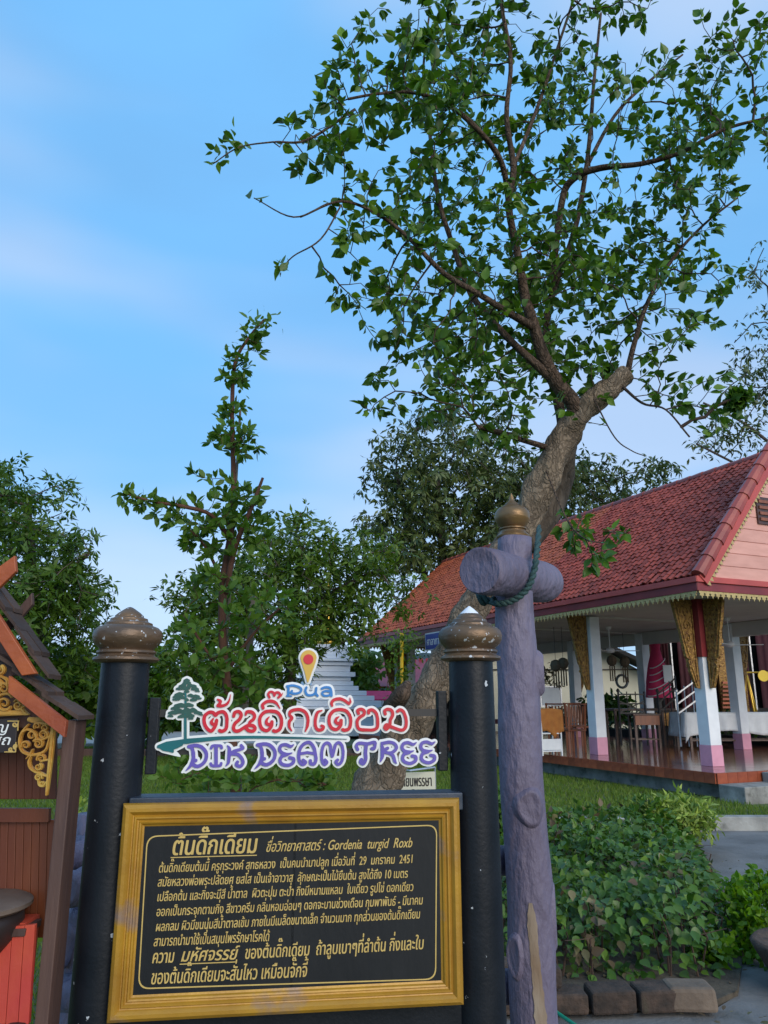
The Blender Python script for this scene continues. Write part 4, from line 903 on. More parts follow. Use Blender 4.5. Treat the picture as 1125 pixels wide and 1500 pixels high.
# ================================================================== purple log fence behind the board
LFN = thing('log_fence', 'purple concrete log fence with sawn log ends, glimpsed behind the black posts', 'fence', (-.3, 3.2, 0))
def lg(a, b, r, name='log_rail', seed=1, ends=True):
    a = np.asarray(a, float); b = np.asarray(b, float); n = 14; t = np.linspace(0, 1, n)[:, None]; Pq = a+(b-a)*t; Pq[:, 2] += .012*np.sin(t[:, 0]*7+seed)
    r_ = r*(1+.05*np.sin(np.arange(n)*1.3+seed)); r_[0] *= .9; r_[-1] *= .9; mb = MB(); mb.tube(Pq, r_, 24, noise=.06, nseed=seed); mb.build(name, M['purple'], LFN, smooth=True)
LY = 3.2
lg(atY(90, 1262, LY-.1), atY(160, 1228, LY+.1), .055, seed=2)
a = atY(112, 1246, LY); lg(a, [pcx[0]-.05, LY, a[2]-.03], .058, seed=3)
e_ = atY(100, 1302, LY-.25); lg(e_, e_+np.array([.12, .5, 0]), .060, 'log_stub', 4); knot(LFN, e_-nrm([.12, .5, 0])*.002, [-.12, -.5, 0], .045, .045, M['purple'], .005)
lg(atY(78, 1410, LY), atY(118, 1330, LY+.05), .05, 'log_brace', 5)
lg(atY(140, 1190, LY+.1), [atY(140, 1190, LY+.1)[0], LY+.1, -.05], .075, 'log_upright', 6)
a = atY(88, 1458, LY); lg(a, [pcx[0]-.05, LY, a[2]+.02], .065, seed=7)
lg([pcx[0]-.16, LY+.05, .95], [pcx[0]-.14, LY+.05, -.05], .05, 'log_upright', 8)
# ================================================================== wooden kiosk at the left edge
KY = 2.2
KS = thing('kiosk', 'small orange wooden shelter with tiered roof and carved gold ornaments at left edge', 'kiosk', atY(30, 1400, KY)*[1, 1, 0])
def kq(px, py, y=KY): return atY(px, py, y)
kx = lambda px, py, y=KY: kq(px, py, y)[[0, 2]]
KF = lambda y: (np.array([0, y, 0.]), np.array([1., 0, 0]), ZU, np.array([0, -1., 0]))
def kplate(name, pts, y, th, m, parent=KS, bevel=.002, label=None):
    mb = MB(); pp_ = [kx(a, b, y) for a, b in pts]
    if area(pp_) < 0: pp_ = pp_[::-1]
    mb.prism(pp_, KF(y), th); return mb.build(name, m, parent, bevel=bevel, label=label)
pxx = kq(80, 1300)[0]
for s, xx in ((0, pxx), (1, pxx-.86)):
    mb = MB(); mb.box((xx, KY+.035, .735), (.035, .08, 1.51)); mb.build('post', M['kpost'], KS, bevel=.003)
cx = pxx-.43
# roof: two tiers, mirrored about the middle
def mir(p): q = np.array(p, float); q[0] = 2*cx-q[0]; return q
def slope(a, b, y0, y1, m, n, name, mirror, thk=.012):
    """overlapping boards laid down the slope from a (top) to b (eave)"""
    for i in range(n):
        t0, t1 = i/n, (i+1.25)/n
        for y_, y2 in ((y0, (y0+y1)/2-.002), ((y0+y1)/2+.002, y1)):
            for mm in ((0, 1) if mirror else (0,)):
                p0 = a+(b-a)*t0; p1 = a+(b-a)*min(t1, 1.04); d_ = nrm(p1-p0); up = np.array([-d_[2], 0, d_[0]]); up = up if up[2] > 0 else -up
                o = up*(.010+.006*(i % 2)+RS.rand()*.004); V = [p0+o, p1+o+up*.006]; q0 = [np.array([v[0], y_+RS.randn()*.004, v[2]]) for v in V]; q1 = [np.array([v[0], y2+RS.randn()*.004, v[2]]) for v in V]
                vs = [q0[0], q0[1], q1[1], q1[0]]; vs = [(mir(v) if mm else v) for v in vs]; vs = vs+[v+np.array([0, 0, thk]) for v in vs]
                mb = MB(); mb.add(vs, [(0, 1, 2, 3), (7, 6, 5, 4), (0, 4, 5, 1), (1, 5, 6, 2), (2, 6, 7, 3), (3, 7, 4, 0)]); mb.build(name, m, KS)
bt = kq(0, 898); be = kq(57, 987); dsl = (be-bt); top1 = bt-dsl*((bt[0]-cx)/dsl[0]); top1 = np.array([cx, KY, bt[2]-dsl[2]*(bt[0]-cx)/dsl[0]])
slope(top1+[0, 0, 0], be+nrm(be-top1)*.012, KY-.02, KY+.08, M['shingle'], 7, 'roof_board', True)
b2t = kq(20, 992); b2e = kq(101, 1057)
slope(b2t-(b2e-b2t)*.6, b2e+nrm(b2e-b2t)*.012, KY-.02, KY+.09, M['shingle'], 6, 'roof_board', True)
b1 = [(0, 898), (57, 987), (36, 990), (0, 935)]
ex = lambda pts: pts
d1 = np.array([57., 89.]); A0 = np.array([0, 898.])-d1*4.0; A1 = np.array([0, 935.])-d1*4.0
mbp = [tuple(A0), (57, 987), (36, 990), tuple(A1)]
def bargeb(pts, y, th, m, name='barge_board'):
    P = [kx(a, b, y) for a, b in pts]
    for mm in (0, 1):
        Q_ = [(p if not mm else np.array([2*cx-p[0], p[1]])) for p in P]
        if area(Q_) < 0: Q_ = Q_[::-1]
        mb = MB(); mb.prism(Q_, KF(y-.002*mm), th); mb.build(name, m, KS, bevel=.002)
cpx = proj(np.array([cx, KY, top1[2]]))[0]
tt = (0-cpx)/57.0
bargeb([(cpx, 898-89*tt), (57, 987), (36, 990), (cpx, 935-89*tt)], KY-.03, .018, M['barge'])
bargeb([(17, 990), (101, 1056), (98, 1080), (16, 1014)], KY-.05, .018, M['barge'])
# crossing gable horns
bargeb([(25, 815), (27, 838), (0, 864), (-60, 922), (-60, 892), (0, 833)], KY-.03+.0, .016, M['barge'], 'gable_horn')
bargeb([(50, 869), (51, 886), (27, 914), (10, 930), (0, 925), (20, 903)], KY+.10, .016, M['kpost'], 'rear_gable_horn')
# gable wall and tie boards
kplate('gable_wall', [(-140, 700), (-60, 800), (0, 900), (40, 975), (60, 990), (20, 990), (22, 1012), (80, 1056), (80, 1066), (-140, 1066)], KY+.03, .012, M['kpost'])
# back planks
for i in range(14):
    x0 = -70+i*11.5-6; 
    kplate('wall_plank', [(x0, 1060), (x0+11, 1060), (x0+10.4, 1170), (x0-.6, 1170)], KY+.16, .012, M['kiosk'], bevel=.0015)
    kplate('lower_wall_plank', [(x0-1, 1200), (x0+9.9, 1200), (x0+6, 1372), (x0-5, 1372)], KY+.16, .012, M['kiosk'], bevel=.0015)
kplate('rail', [(-80, 1183), (76, 1183), (75, 1203), (-80, 1203)], KY+.15, .02, M['kiosk'])
kplate('floor_board', [(-120, 1352), (62, 1345), (60, 1356), (-120, 1364)], KY+.10, .10, M['kpost'])
# plaque
pq = kplate('name_plaque', [(-85, 1055), (29, 1052), (25, 1102), (-85, 1104)], KY-.005, .012, M['plaque'])
fr = KF(KY-.0172); mb = MB(); u = lambda a, b: kx(a, b, KY-.0172)
textmesh(mb, 'ทำบุญ', fr, u(-42, 1074), u(11, 1073), .040, .25, .0004); textmesh(mb, 'ศักดิ์สถ', fr, u(-60, 1091), u(15, 1091), .036, .25, .0004)
mb.build('white_lettering', M['logowhite'], KS)
def spiral(c, r, t0, turns, r1=.25, sgn=1, n=22):
    th = np.linspace(0, turns*2*np.pi, n); rr = r*(1-(1-r1)*th/th[-1]); return [(c[0]+math.cos(t0+sgn*a)*b, c[1]+math.sin(t0+sgn*a)*b) for a, b in zip(th, rr)]
def zk(x, y): return (x/6.821, 960+y/6.821)
def carve(pts_list, y, name, m, th=.010, g=.0012):
    st = []
    for pts, r in pts_list:
        P = np.array([kx(*zk(*p), y) for p in pts]); 
        if len(P) > 2: P = catmull(np.hstack([P, np.zeros((len(P), 1))]), 3)[:, :2]
        rr = np.interp(np.linspace(0, 1, len(P)), np.linspace(0, 1, np.size(r)), np.atleast_1d(r))*KY/FPX/6.821
        st.append((P, rr))
    mb = MB(); plate(mb, st, KF(y), th, g=g)
    # rounded relief: a narrower plate on top
    plate(mb, [(p, r*.55) for p, r in st], KF(y-th), th*.45, g=g, z=0.0003)
    return mb.build(name, m, KS)
carve([([(310, 640), (460, 640)], 22), ([(330, 655), (520, 690)], 16), ([(545, 700), (530, 900), (500, 1180), (480, 1390)], [22, 20, 17, 8]),
       ([(300, 690), (235, 770), (212, 860), (235, 950), (310, 990), (400, 985), (470, 945), (500, 870), (530, 760)], [8, 14, 15, 14, 15, 14, 12, 12, 10]),
       (spiral((335, 800), 55, 1.2, 1.3, .25, -1), [13, 5]), (spiral((275, 895), 42, 2.8, 1.3, .25, 1), [12, 5]), (spiral((400, 880), 48, -1.5, 1.4, .25, 1), [12, 5]), (spiral((450, 790), 46, .4, 1.4, .3, -1), [12, 5]),
       (spiral((390, 705), 34, 2.6, 1.1, .3, 1), [12, 5]), (spiral((470, 725), 34, 3.0, 1.0, .3, 1), [10, 5]), ([(235, 770), (290, 740), (350, 760), (380, 820), (370, 860)], [8, 12, 12, 12, 7]), ([(370, 840), (440, 840), (510, 810)], [8, 11, 9]),
       ([(280, 1030), (320, 985), (340, 940)], [5, 14, 8]), ([(330, 1000), (305, 1060), (320, 1120), (370, 1160), (430, 1180), (440, 1225)], [10, 14, 14, 13, 12, 8]), (spiral((430, 1030), 44, 3.0, 1.3, .25, 1), [13, 5]), (spiral((400, 1110), 36, -1.0, 1.3, .3, 1), [12, 5]),
       (spiral((400, 1215), 32, -.8, 1.3, .3, -1), [12, 5]), ([(400, 1240), (410, 1290), (450, 1300), (480, 1260)], [8, 12, 12, 8]), (spiral((440, 1275), 24, 1.0, 1.1, .3, 1), [10, 4]), ([(430, 1180), (480, 1200), (500, 1160)], [10, 10, 8]), ([(440, 1050), (500, 1040)], [10, 9])],
      KY-.012, 'carved_bracket', M['carve'])
carve([([(-250, 585), (0, 580), (200, 575), (295, 590)], [26, 26, 24, 8]), ([(240, 545), (290, 590)], [14, 8]), (spiral((60, 480), 72, .6, 1.4, .2, 1), [17, 6]), (spiral((200, 500), 46, .4, 1.4, .2, 1), [14, 5]), (spiral((-70, 470), 74, 2.0, 1.4, .2, -1), [17, 6]),
       (spiral((55, 330), 56, 3.5, 1.3, .2, 1), [16, 6]), (spiral((-20, 290), 60, .2, 1.3, .2, -1), [16, 6]), (spiral((10, 150), 48, -1.0, 1.3, .2, 1), [16, 6]), ([(0, 420), (40, 390), (100, 385), (135, 420)], [12, 15, 14, 8]), ([(20, 210), (80, 240), (95, 290)], [12, 15, 8]), ([(160, 460), (190, 440), (215, 470)], [8, 12, 6]), ([(0, 390), (20, 330), (10, 250)], 12)],
      KY-.012, 'carved_pediment', M['carve'])
carve([([(80, 657), (190, 657)], 5), ([(185, 657), (180, 750)], 5), (spiral((150, 690), 26, 0, 1.2, .2, 1, 12), [9, 3]), (spiral((160, 910), 24, 2, 1.2, .2, 1, 12), [9, 3]), (spiral((110, 940), 22, 1, 1.2, .2, 1, 12), [9, 3]), ([(50, 965), (155, 965)], 5), ([(158, 965), (162, 870)], 5)], KY-.0172, 'plaque_ornament', M['goldtext'], .002)
# jar lid and red plank box on the kiosk floor
jc = kq(-42, 1326, KY+.02)
t = thing('water_jar', 'round grey-brown jar with a flat lid standing behind the red plank box', 'jar', jc-ZU*.12)
mb = MB(); mb.lathe(jc-ZU*.11, [(.10, 0), (.125, .03), (.135, .07), (.13, .095), (.10, .10)], 36); mb.build('jar_body', M['plaque'], t, smooth=True)
mb = MB(); mb.lathe(jc, [(.14, -.012), (.152, -.004), (.152, .006), (.14, .012), (.03, .018), (.002, .018)], 44); mb.build('lid', M['jarlid'], t, autosmooth=40)
t = thing('plank_box', 'weathered red and pink plank box under the jar at the lower left corner', 'box', kq(0, 1500, KY))
yb = KY+.02; xs_ = [-110, -80, -52, -18, 22, 39.5, 55]
for a, b in zip(xs_[:-1], xs_[1:]):
    pts = [(a+.4, 1357-(a)*.09), (b-.4, 1357-(b)*.09), (b-.4-9-(1-b/60)*2, 1497), (a+.4-9-(1-a/60)*2, 1500)]
    kpt = [kx(p[0], p[1], yb) for p in pts][::-1]; mb = MB(); mb.prism(kpt if area(kpt) > 0 else kpt[::-1], KF(yb), .014); mb.build('plank', M['redbox'], t, bevel=.0015)
mb = MB(); c0 = (kq(-110, 1430, yb)+kq(48, 1430, yb))/2; mb.box((c0[0]-.02, yb+.05, c0[2]), (.25, .09, .25)); mb.build('box_body', M['redbox'], t)
mb = MB(); mb.lathe(kq(24, 1506, yb-.02), [(.0, -.012), (.03, -.01), (.034, 0), (.02, .01), (.002, .012)], 16); mb.build('foot', M['iron'], t)
#==SPLIT==
M['lantern'] = mat('brown_lantern_cloth', (.12, .085, .05), (.07, .05, .03), scale=8, rough=.9)
# ================================================================== inside and behind the pavilion
def at_floor(px, py, z=FL): return atZ(px, py, z)
def frameat(p, yaw): a = R(yaw); return np.array([math.cos(a), math.sin(a), 0]), np.array([-math.sin(a), math.cos(a), 0])
def chair(p, yaw, label, m, h=.95, arms=True):
    X, Y = frameat(p, yaw); A = (X, Y, ZU); t = thing('chair', label, 'chair', p, 'carved wooden chairs crowded behind the column')
    mb = MB(); mb.box(p+ZU*.43, (.44, .42, .04), A); mb.build('seat', m, t, bevel=.006)
    for sx in (-1, 1):
        for sy in (-1, 1): mb = MB(); mb.bar(p+X*.19*sx+Y*.18*sy, p+X*.19*sx+Y*.18*sy+ZU*.42, .04, .04); mb.build('leg', m, t)
    for sx in (-1, 1): mb = MB(); mb.bar(p+X*.2*sx+Y*.19+ZU*.44, p+X*.2*sx+Y*.24+ZU*h, .04, .035); mb.build('backrest_stile', m, t)
    for k in range(5): mb = MB(); mb.bar(p+X*(-.14+.07*k)+Y*.195+ZU*.50, p+X*(-.14+.07*k)+Y*.235+ZU*(h-.06), .03, .02); mb.build('backrest_slat', m, t)
    mb = MB(); mb.bar(p-X*.21+Y*.24+ZU*(h-.02), p+X*.21+Y*.24+ZU*(h-.02), .09, .03); mb.build('top_rail', m, t, bevel=.01)
    mb = MB(); mb.bar(p-X*.20+Y*.20+ZU*.52, p+X*.20+Y*.20+ZU*.52, .05, .025); mb.build('lower_rail', m, t)
c0 = at_floor(838, 1102); chair(c0, 205, 'varnished wooden chair, its slatted back to the lawn, left of the second column', M['wood'])
chair(at_floor(822, 1098), 150, 'varnished wooden chair half hidden between the white rack and another chair', M['wood'])
chair(at_floor(850, 1094), 20, 'varnished wooden chair turned towards the hall, farthest of the three', M['wood'])
# white rack with cloth
p = at_floor(803, 1106); X, Y = frameat(p, 20); A = (X, Y, ZU)
t = thing('rack', 'white metal shelf rack standing under the saffron cloth', 'rack', p)
for sx in (-1, 1):
    for sy in (-1, 1): mb = MB(); mb.box(p+X*.21*sx+Y*.15*sy+ZU*.42, (.025, .025, .84), A); mb.build('leg', M['white'], t)
for z in (.08, .40, .8): mb = MB(); mb.box(p+ZU*z, (.44, .32, .02), A); mb.build('shelf', M['white'], t)
mb = MB(); mb.box(p+ZU*.2-Y*.15, (.41, .012, .2), A); mb.build('front_panel', M['white'], t)
t2 = thing('saffron_cloth', 'saffron orange cloth draped over the white rack beside the purple post', 'cloth', p+ZU*.85)
mb = MB(); V = []; F = []; n = 15; rws = 9
for i in range(n):
    u = i/(n-1)*2-1
    for j in range(rws):
        v = j/(rws-1); drop = .40+.16*max(0, 1-abs(u-.25)*1.7); fold = .025*math.sin(u*9)*v
        if j < 2: V.append(p+X*u*.25+Y*(.17-.34*j)+ZU*(.83+.03*math.cos(u*1.5)))
        else: V.append(p+X*u*(.25+.01*v)-Y*(.175+fold)+ZU*(.83+.03*math.cos(u*1.5)-drop*(j-1)/(rws-2)))
for i in range(n-1):
    for j in range(rws-1): a = i*rws+j; F.append((a, a+1, a+1+rws, a+rws))
mb.add(V, F); o = mb.build('cloth', M['robe'], t2, smooth=True); s_ = o.modifiers.new('solid', 'SOLIDIFY'); s_.thickness = .006
# easel board with flowers behind the rack
p = at_floor(806, 1092); t = thing('framed_picture', 'small framed picture with dried flowers above the saffron cloth', 'picture', p)
X, Y = frameat(p, 15); A = (X, Y, ZU); c = atY(806, 1020, p[1])
mb = MB(); mb.box([c[0], c[1], (c[2]+FL)/2], (.05, .05, c[2]-FL), A); mb.build('stand', M['iron'], t)
mb = MB(); mb.box(c-Y*.03, (.50, .02, .42), A); mb.build('picture', M['cloth'], t)
for k, (dx, dz, sx, sz) in enumerate(((0, .22, .54, .03), (0, -.22, .54, .03), (-.26, 0, .03, .42), (.26, 0, .03, .42))): mb = MB(); mb.box(c-Y*.035+X*dx+ZU*dz, (sx, .03, sz), A); mb.build('frame', M['silver'], t)
Pf = c+ZU*.40+RS.randn(40, 3)*[.12, .05, .14]; o = foliage(t, *(lambda P, D, Nn: (P, D, Nn))(*leafcloud(Pf, 3, .06)), .10, 'oval', LM['hedge2'], mname='dried_flowers'); o['kind'] = 'stuff'
# dark tables by the second bay
def table(p, yaw, L_, W_, H_, m, label, top=.05, apron=0, rail=False):
    X, Y = frameat(p, yaw); A = (X, Y, ZU); t = thing('table', label, 'table', p)
    mb = MB(); mb.box(p+ZU*(H_-top/2), (L_, W_, top), A); mb.build('table_top', m, t, bevel=.006)
    for sx in (-1, 1):
        for sy in (-1, 1): mb = MB(); mb.box(p+X*sx*(L_/2-.06)+Y*sy*(W_/2-.06)+ZU*(H_-top)/2, (.05, .05, H_-top), A); mb.build('leg', m, t)
    if apron: mb = MB(); mb.box(p-Y*(W_/2-.03)+ZU*(H_-top-apron/2), (L_-.1, .03, apron), A); mb.build('drawer_front', M['wood'], t)
    if rail:
        for sy in (-1, 1): mb = MB(); mb.box(p+Y*sy*(W_/2-.06)+ZU*.18, (L_-.1, .03, .03), A); mb.build('rail', m, t)
    return t, X, Y
table(at_floor(940, 1092), 8, 1.5, .6, .82, M['darkwood'], 'long dark wooden table standing behind the drawer table')
table(at_floor(946, 1095), 8, .66, .4, .72, M['darkwood'], 'small reddish table with a drawer before the long dark table', .04, .2, True)
# long table under a white cloth at the right
p = at_floor(1085, 1096); t, X, Y = table(p, 4, 2.6, .75, .74, M['darkwood'], 'long dark-legged table under the white cloth near the right edge', .04, 0, True)
t2 = thing('tablecloth', 'white cloth with creases hanging over the long table by the corner column', 'tablecloth', p+ZU*.75)
mb = MB(); V = []; F = []; n = 60; rws = 9; 
for i in range(n):
    u = i/(n-1)*2-1
    for j in range(rws):
        v = j/(rws-1)
        if j == 0: q = p+X*u*1.34+Y*.39+ZU*.752
        elif j == 1: q = p+X*u*1.34-Y*.39+ZU*.752
        else:
            s = (j-1)/(rws-2); drop = .42+.05*math.sin(u*5)+.16*max(0, abs(u)-.93)/.07; q = p+X*u*(1.34+.05*s)-Y*(.39+.02*s+.018*math.sin(u*34+1)*s+.012*math.sin(u*13)*s)+ZU*(.752-drop*s)
        V.append(q)
for i in range(n-1):
    for j in range(rws-1): a = i*rws+j; F.append((a, a+1, a+1+rws, a+rws))
# left end fall
b0 = len(V)
for i in range(10):
    u = i/9*2-1
    for j in range(5): s = j/4; V.append(p-X*(1.34+.06*s+.015*math.sin(u*8)*s)+Y*u*.39+ZU*(.752-.5*s))
for i in range(9):
    for j in range(4): a = b0+i*5+j; F.append((a, a+1, a+6, a+5))
mb.add(V, F); o = mb.build('cloth', M['cloth'], t2, smooth=True); s_ = o.modifiers.new('solid', 'SOLIDIFY'); s_.thickness = .004
# gold tripod and yellow gong
p = at_floor(1098, 1086); t = thing('tripod', 'gold painted wooden tripod carrying a horizontal bar behind the white cloth', 'tripod', p)
ap = atY(1093, 985, p[1]); 
for dx, dy in ((-.28, -.1), (.22, -.1), (.55, .4)): mb = MB(); mb.tube([p+np.array([dx, dy, 0]), ap], [.03, .026], 10); mb.build('leg', M['goldmetal'], t, smooth=True)
br = atY(1135, 985, p[1]); mb = MB(); mb.tube([ap, br], .022, 8); mb.build('bar', M['goldmetal'], t)
t = thing('gong', 'round yellow gong hanging from the gold bar at the right edge', 'gong', atY(1118, 990, p[1]-.1)); gy = atY(1118, 990, p[1]-.1)
mb = MB(); mb.lathe(gy, [(.002, -.03), (.05, -.028), (.06, -.012), (.135, -.01), (.14, .02), (.002, .02)], 26, (np.array([1., 0, 0]), ZU, np.array([0, -1., 0]))); mb.build('disc', M['yellow'], t, autosmooth=30)
mb = MB(); mb.tube([gy+ZU*.12, gy+ZU*.22], .006, 6); mb.build('cord', M['iron'], t)
# temple hall far behind the right bays: dark red drapes with silver strips
HY = 20.5; hl = atY(962, 1048, HY); hr = atY(1240, 1048, HY); ht = 4.0
t = thing('temple_hall', 'dark maroon curtained hall with silver strips standing behind the pavilion at right', 'building', (hl+hr)/2*[1, 1, 0])
mb = MB(); mb.box(((hl[0]+hr[0])/2, HY+.4, 2.5), (hr[0]-hl[0], .5, 5.0)); mb.build('wall', M['dark'], t)
mb = MB(); mb.box(((hl[0]+hr[0])/2, HY+.1, .75), (hr[0]-hl[0]+.2, .5, 1.1)); mb.build('plinth', M['dark'], t)
mb = MB(); mb.box(((hl[0]+hr[0])/2, HY-.2, 1.02), (hr[0]-hl[0]+.2, .12, .32)); mb.build('gold_band', M['gilt'], t)
x = hl[0]+.2; k = 0
while x < hr[0]:
    wdt = .22+.14*((k*7) % 3); mb = MB(); V = []; F = []; n = 9
    for i in range(n):
        for z in (1.25, ht+1): V.append((x+wdt*i/(n-1), HY-.1-.05*math.sin(i*2.1), z))
    for i in range(n-1): a = 2*i; F.append((a, a+2, a+3, a+1))
    mb.add(V, F); mb.build('drape', M['maroon'], t, smooth=True)
    mb = MB(); mb.box((x+wdt+.05, HY-.15, 3.0), (.035, .03, 3.5)); mb.build('silver_strip', M['silver'], t); x += wdt+.14+.1*((k*5) % 4 == 0); k += 1
for px in (1064, 1082): q = atY(px-2, 975, HY-.4); mb = MB(); mb.box((q[0], HY-.35, 2.35), (.38, .12, 2.5)); mb.build('gilt_pier', M['gilt'], t)
for i in range(7): q = atY(1072, 1000+i*6, HY-.6); mb = MB(); mb.box((q[0], HY-.6, q[2]), (.5, .1, .05)); mb.build('stair_tread', M['riser'], t)
# magenta parasol-like drape
q = atY(966, 1025, 18.6); t = thing('magenta_drape', 'tall magenta cloth drape gathered to a point behind the inner column', 'drape', q)
mb = MB(); V = []; F = []; n = 16; z0, z1 = atY(966, 1022, 18.6)[2], atY(970, 944, 18.6)[2]
for j, (z, wdt) in enumerate(((z0, .30), (z0+(z1-z0)*.3, .27), (z0+(z1-z0)*.6, .20), (z0+(z1-z0)*.8, .13), (z1-.12, .09), (z1, .12))):
    for i in range(n): a = i/n*2*math.pi; V.append((q[0]+math.cos(a)*wdt*(1+.07*math.cos(a*6)), q[1]+math.sin(a)*.2, z))
for j in range(5):
    for i in range(n): F.append((j*n+i, j*n+(i+1) % n, (j+1)*n+(i+1) % n, (j+1)*n+i))
mb.add(V, F); mb.build('cloth', M['magenta'], t, smooth=True)
for k in range(5): mb = MB(); z = z0+(z1-z0)*(.12+.13*k); ww = np.interp(k, [0, 4], [.28, .19]); mb.tube([(q[0]+math.cos(a)*ww*1.02, q[1]-abs(math.sin(a))*.24, z+.12*math.cos(a*1.2)) for a in np.linspace(0, math.pi, 10)], .012, 5); mb.build('braid', M['cloth'], t)
mb = MB(); mb.box((q[0]+.14, q[1]-.30, z0+.55), (.2, .02, .4)); mb.build('pale_card', M['logowhite'], t)
mb = MB(); mb.box((q[0], q[1]+.05, (z0+.3)/2), (.10, .10, z0-.3)); mb.build('stand', M['iron'], t)
# iron railings
for nm, px0, px1, yy, lab in (('stair_railing', 908, 946, 17.2, 'black iron railing with knobbed posts beside the potted plant'), ('stair_railing', 966, 994, 17.6, 'black iron railing sloping below the magenta drape'), ('stair_railing', 994, 1030, 16.8, 'silver stair railing rising to the right behind the corner column')):
    m = M['silver'] if 'silver' in lab else M['iron']; a = atY(px0, 1052, yy); b = atY(px1, 1052, yy); t = thing(nm, lab, 'railing', a, 'stair railings behind the pavilion'); za = 1.05; zt = atY(px0, 1013, yy)[2]
    rise = 0 if px0 == 908 else .35
    for k in range(4):
        f_ = k/3; x_ = a[0]+(b[0]-a[0])*f_; mb = MB(); mb.tube([(x_, yy, za-.5), (x_, yy, zt+rise*f_)], .022 if k in (0, 3) else .012, 6); mb.build('post', m, t)
    mb = MB(); mb.lathe((a[0], yy, zt), [(.01, -.02), (.04, .0), (.04, .03), (.01, .07)], 10); mb.build('knob', m, t)
    for z in (-.06, -.26, -.46): mb = MB(); mb.bar((a[0], yy, zt+z), (b[0], yy, zt+z+rise), .03, .03); mb.build('rail', m, t)
    if rise == 0: mb = MB(); mb.bar((a[0], yy, zt-.45), (b[0], yy, zt-.2), .025, .025); mb.bar((a[0], yy, zt-.2), (b[0], yy, zt-.45), .025, .025); mb.build('brace', m, t)
# cream building with gable behind the left bays
BY = 30; a = atY(770, 1060, BY); b = atY(958, 1060, BY); g0 = atY(860, 950, BY)
t = thing('cream_building', 'cream walled building with dark pitched roof seen through the pavilion', 'building', (a+b)/2*[1, 1, 0])
zr = atY(955, 992, BY)[2]; zl = atY(800, 950, BY)[2]; pk = atY(870, 945, BY)
mb = MB(); mb.prism([(a[0]-2.5, 0), (b[0], 0), (b[0], zr), (pk[0], pk[2]), (a[0]-2.5, zl)], (np.array([0, BY, 0.]), np.array([1., 0, 0]), ZU, np.array([0, -1., 0])), .15); mb.build('wall', M['cream'], t)
mb = MB(); mb.bar((pk[0]-.2, BY-.4, pk[2]+.12), (b[0]+.8, BY-.4, zr-.10), 1.4, .14, (0, 0, 1)); mb.build('roof', M['dark'], t)
mb = MB(); mb.bar((pk[0]-.2, BY-.4, pk[2]+.12), (a[0]-3, BY-.4, zl+.3), 1.4, .14, (0, 0, 1)); mb.build('roof', M['dark'], t)
z_ = atY(860, 981, BY)[2]; mb = MB(); mb.box(((a[0]+b[0])/2, BY-.2, z_), (b[0]-a[0]+3, .04, .04)); mb.build('pipe', M['iron'], t)
mb = MB(); mb.box(((a[0]+b[0])/2-1, BY-1.2, .72), (b[0]-a[0]+4, .5, .16)); mb.build('ledge', M['maroon'], t)
# hanging lanterns
for i, (px, py, yy, lab) in enumerate(((814, 975, 16, 'brown hanging lantern, left of the pair above the framed picture'), (825, 972, 16, 'brown hanging lantern, right of the pair above the framed picture'), (896, 968, 17.5, 'brown tasselled lantern hanging just right of the second column'), (915, 970, 17.5, 'brown tasselled lantern hanging under the ceiling fan'))):
    q = atY(px, py, yy); t = thing('hanging_lantern', lab, 'lantern', q, 'lanterns hanging in the pavilion')
    mb = MB(); mb.tube([q+ZU*.12, [q[0], q[1], 3.0]], .005, 5); mb.build('string', M['iron'], t)
    mb = MB(); mb.lathe(q, [(.03, -.12), (.09, -.08), (.12, 0), (.09, .09), (.03, .12)], 8); mb.build('body', M['lantern'], t)
    for k in range(3): mb = MB(); mb.box(q+np.array([(k-1)*.05, 0, -.28]), (.03, .01, .34)); mb.build('tassel', M['lantern'], t)
q = atY(911, 998, 20); t = thing('wreath', 'small pale ring wreath hanging before the cream wall', 'wreath', q)
mb = MB(); th = np.linspace(0, 2*np.pi, 17); mb.tube([(q[0]+.14*math.cos(a), q[1], q[2]+.16*math.sin(a)) for a in th], .035, 6); mb.build('ring', M['curb'], t, smooth=True)
mb = MB(); mb.tube([q+ZU*.16, q+ZU*1.1], .005, 4); mb.build('string', M['iron'], t)
# potted plants and planter behind the floor
q = atY(858, 1040, 19); t = thing('plant_pot', 'dark blue-black plant pot standing on the ledge before the cream wall', 'pot', q)
mb = MB(); mb.lathe([q[0], q[1], q[2]-.2], [(.16, 0), (.20, .3), (.22, .34), (.2, .36), (.17, .33)], 16); mb.build('pot', M['dark'], t)
foliage(t, *leafcloud(np.array([[q[0], q[1], q[2]+.25]]), 30, .15), .12, 'oval', LM['dark'], mname='leaves')
t = thing('green_plant', 'bushy green plant against the cream wall left of the iron railing', 'plant', atY(905, 1050, 20))
foliage(t, *leafcloud(blobs([(903, 1032, 20, 16, 14, .3)], 60), 5, .12, .5), .22, 'oval', LM['hedge'], mname='leaves')
mb = MB(); q = atY(905, 1050, 20); mb.tube([[q[0], 20, .3], q], .02, 5); mb.build('stem', M['barkgrey'], t)
t = thing('planter_hedge', 'dark clumps of low plants in the planter beyond the pavilion floor', 'plants', at_floor(900, 1080)); t2 = t
a_, b_ = pf(13, WID+.7, 0), pf(1, WID+.7, 0); Pq = np.array([a_+(b_-a_)*u for u in RS.rand(260)])+RS.randn(260, 3)*[.25, .25, .12]; Pq[:, 2] = .75+RS.rand(260)*.35
foliage(t, *leafcloud(Pq, 7, .16), .26, 'long', LM['dark'], mname='leaves')
mb = MB(); mb.box(pf(7, WID+.7, .35), (.8, 12.6, .65), AX); mb.build('planter', M['dark'], t)
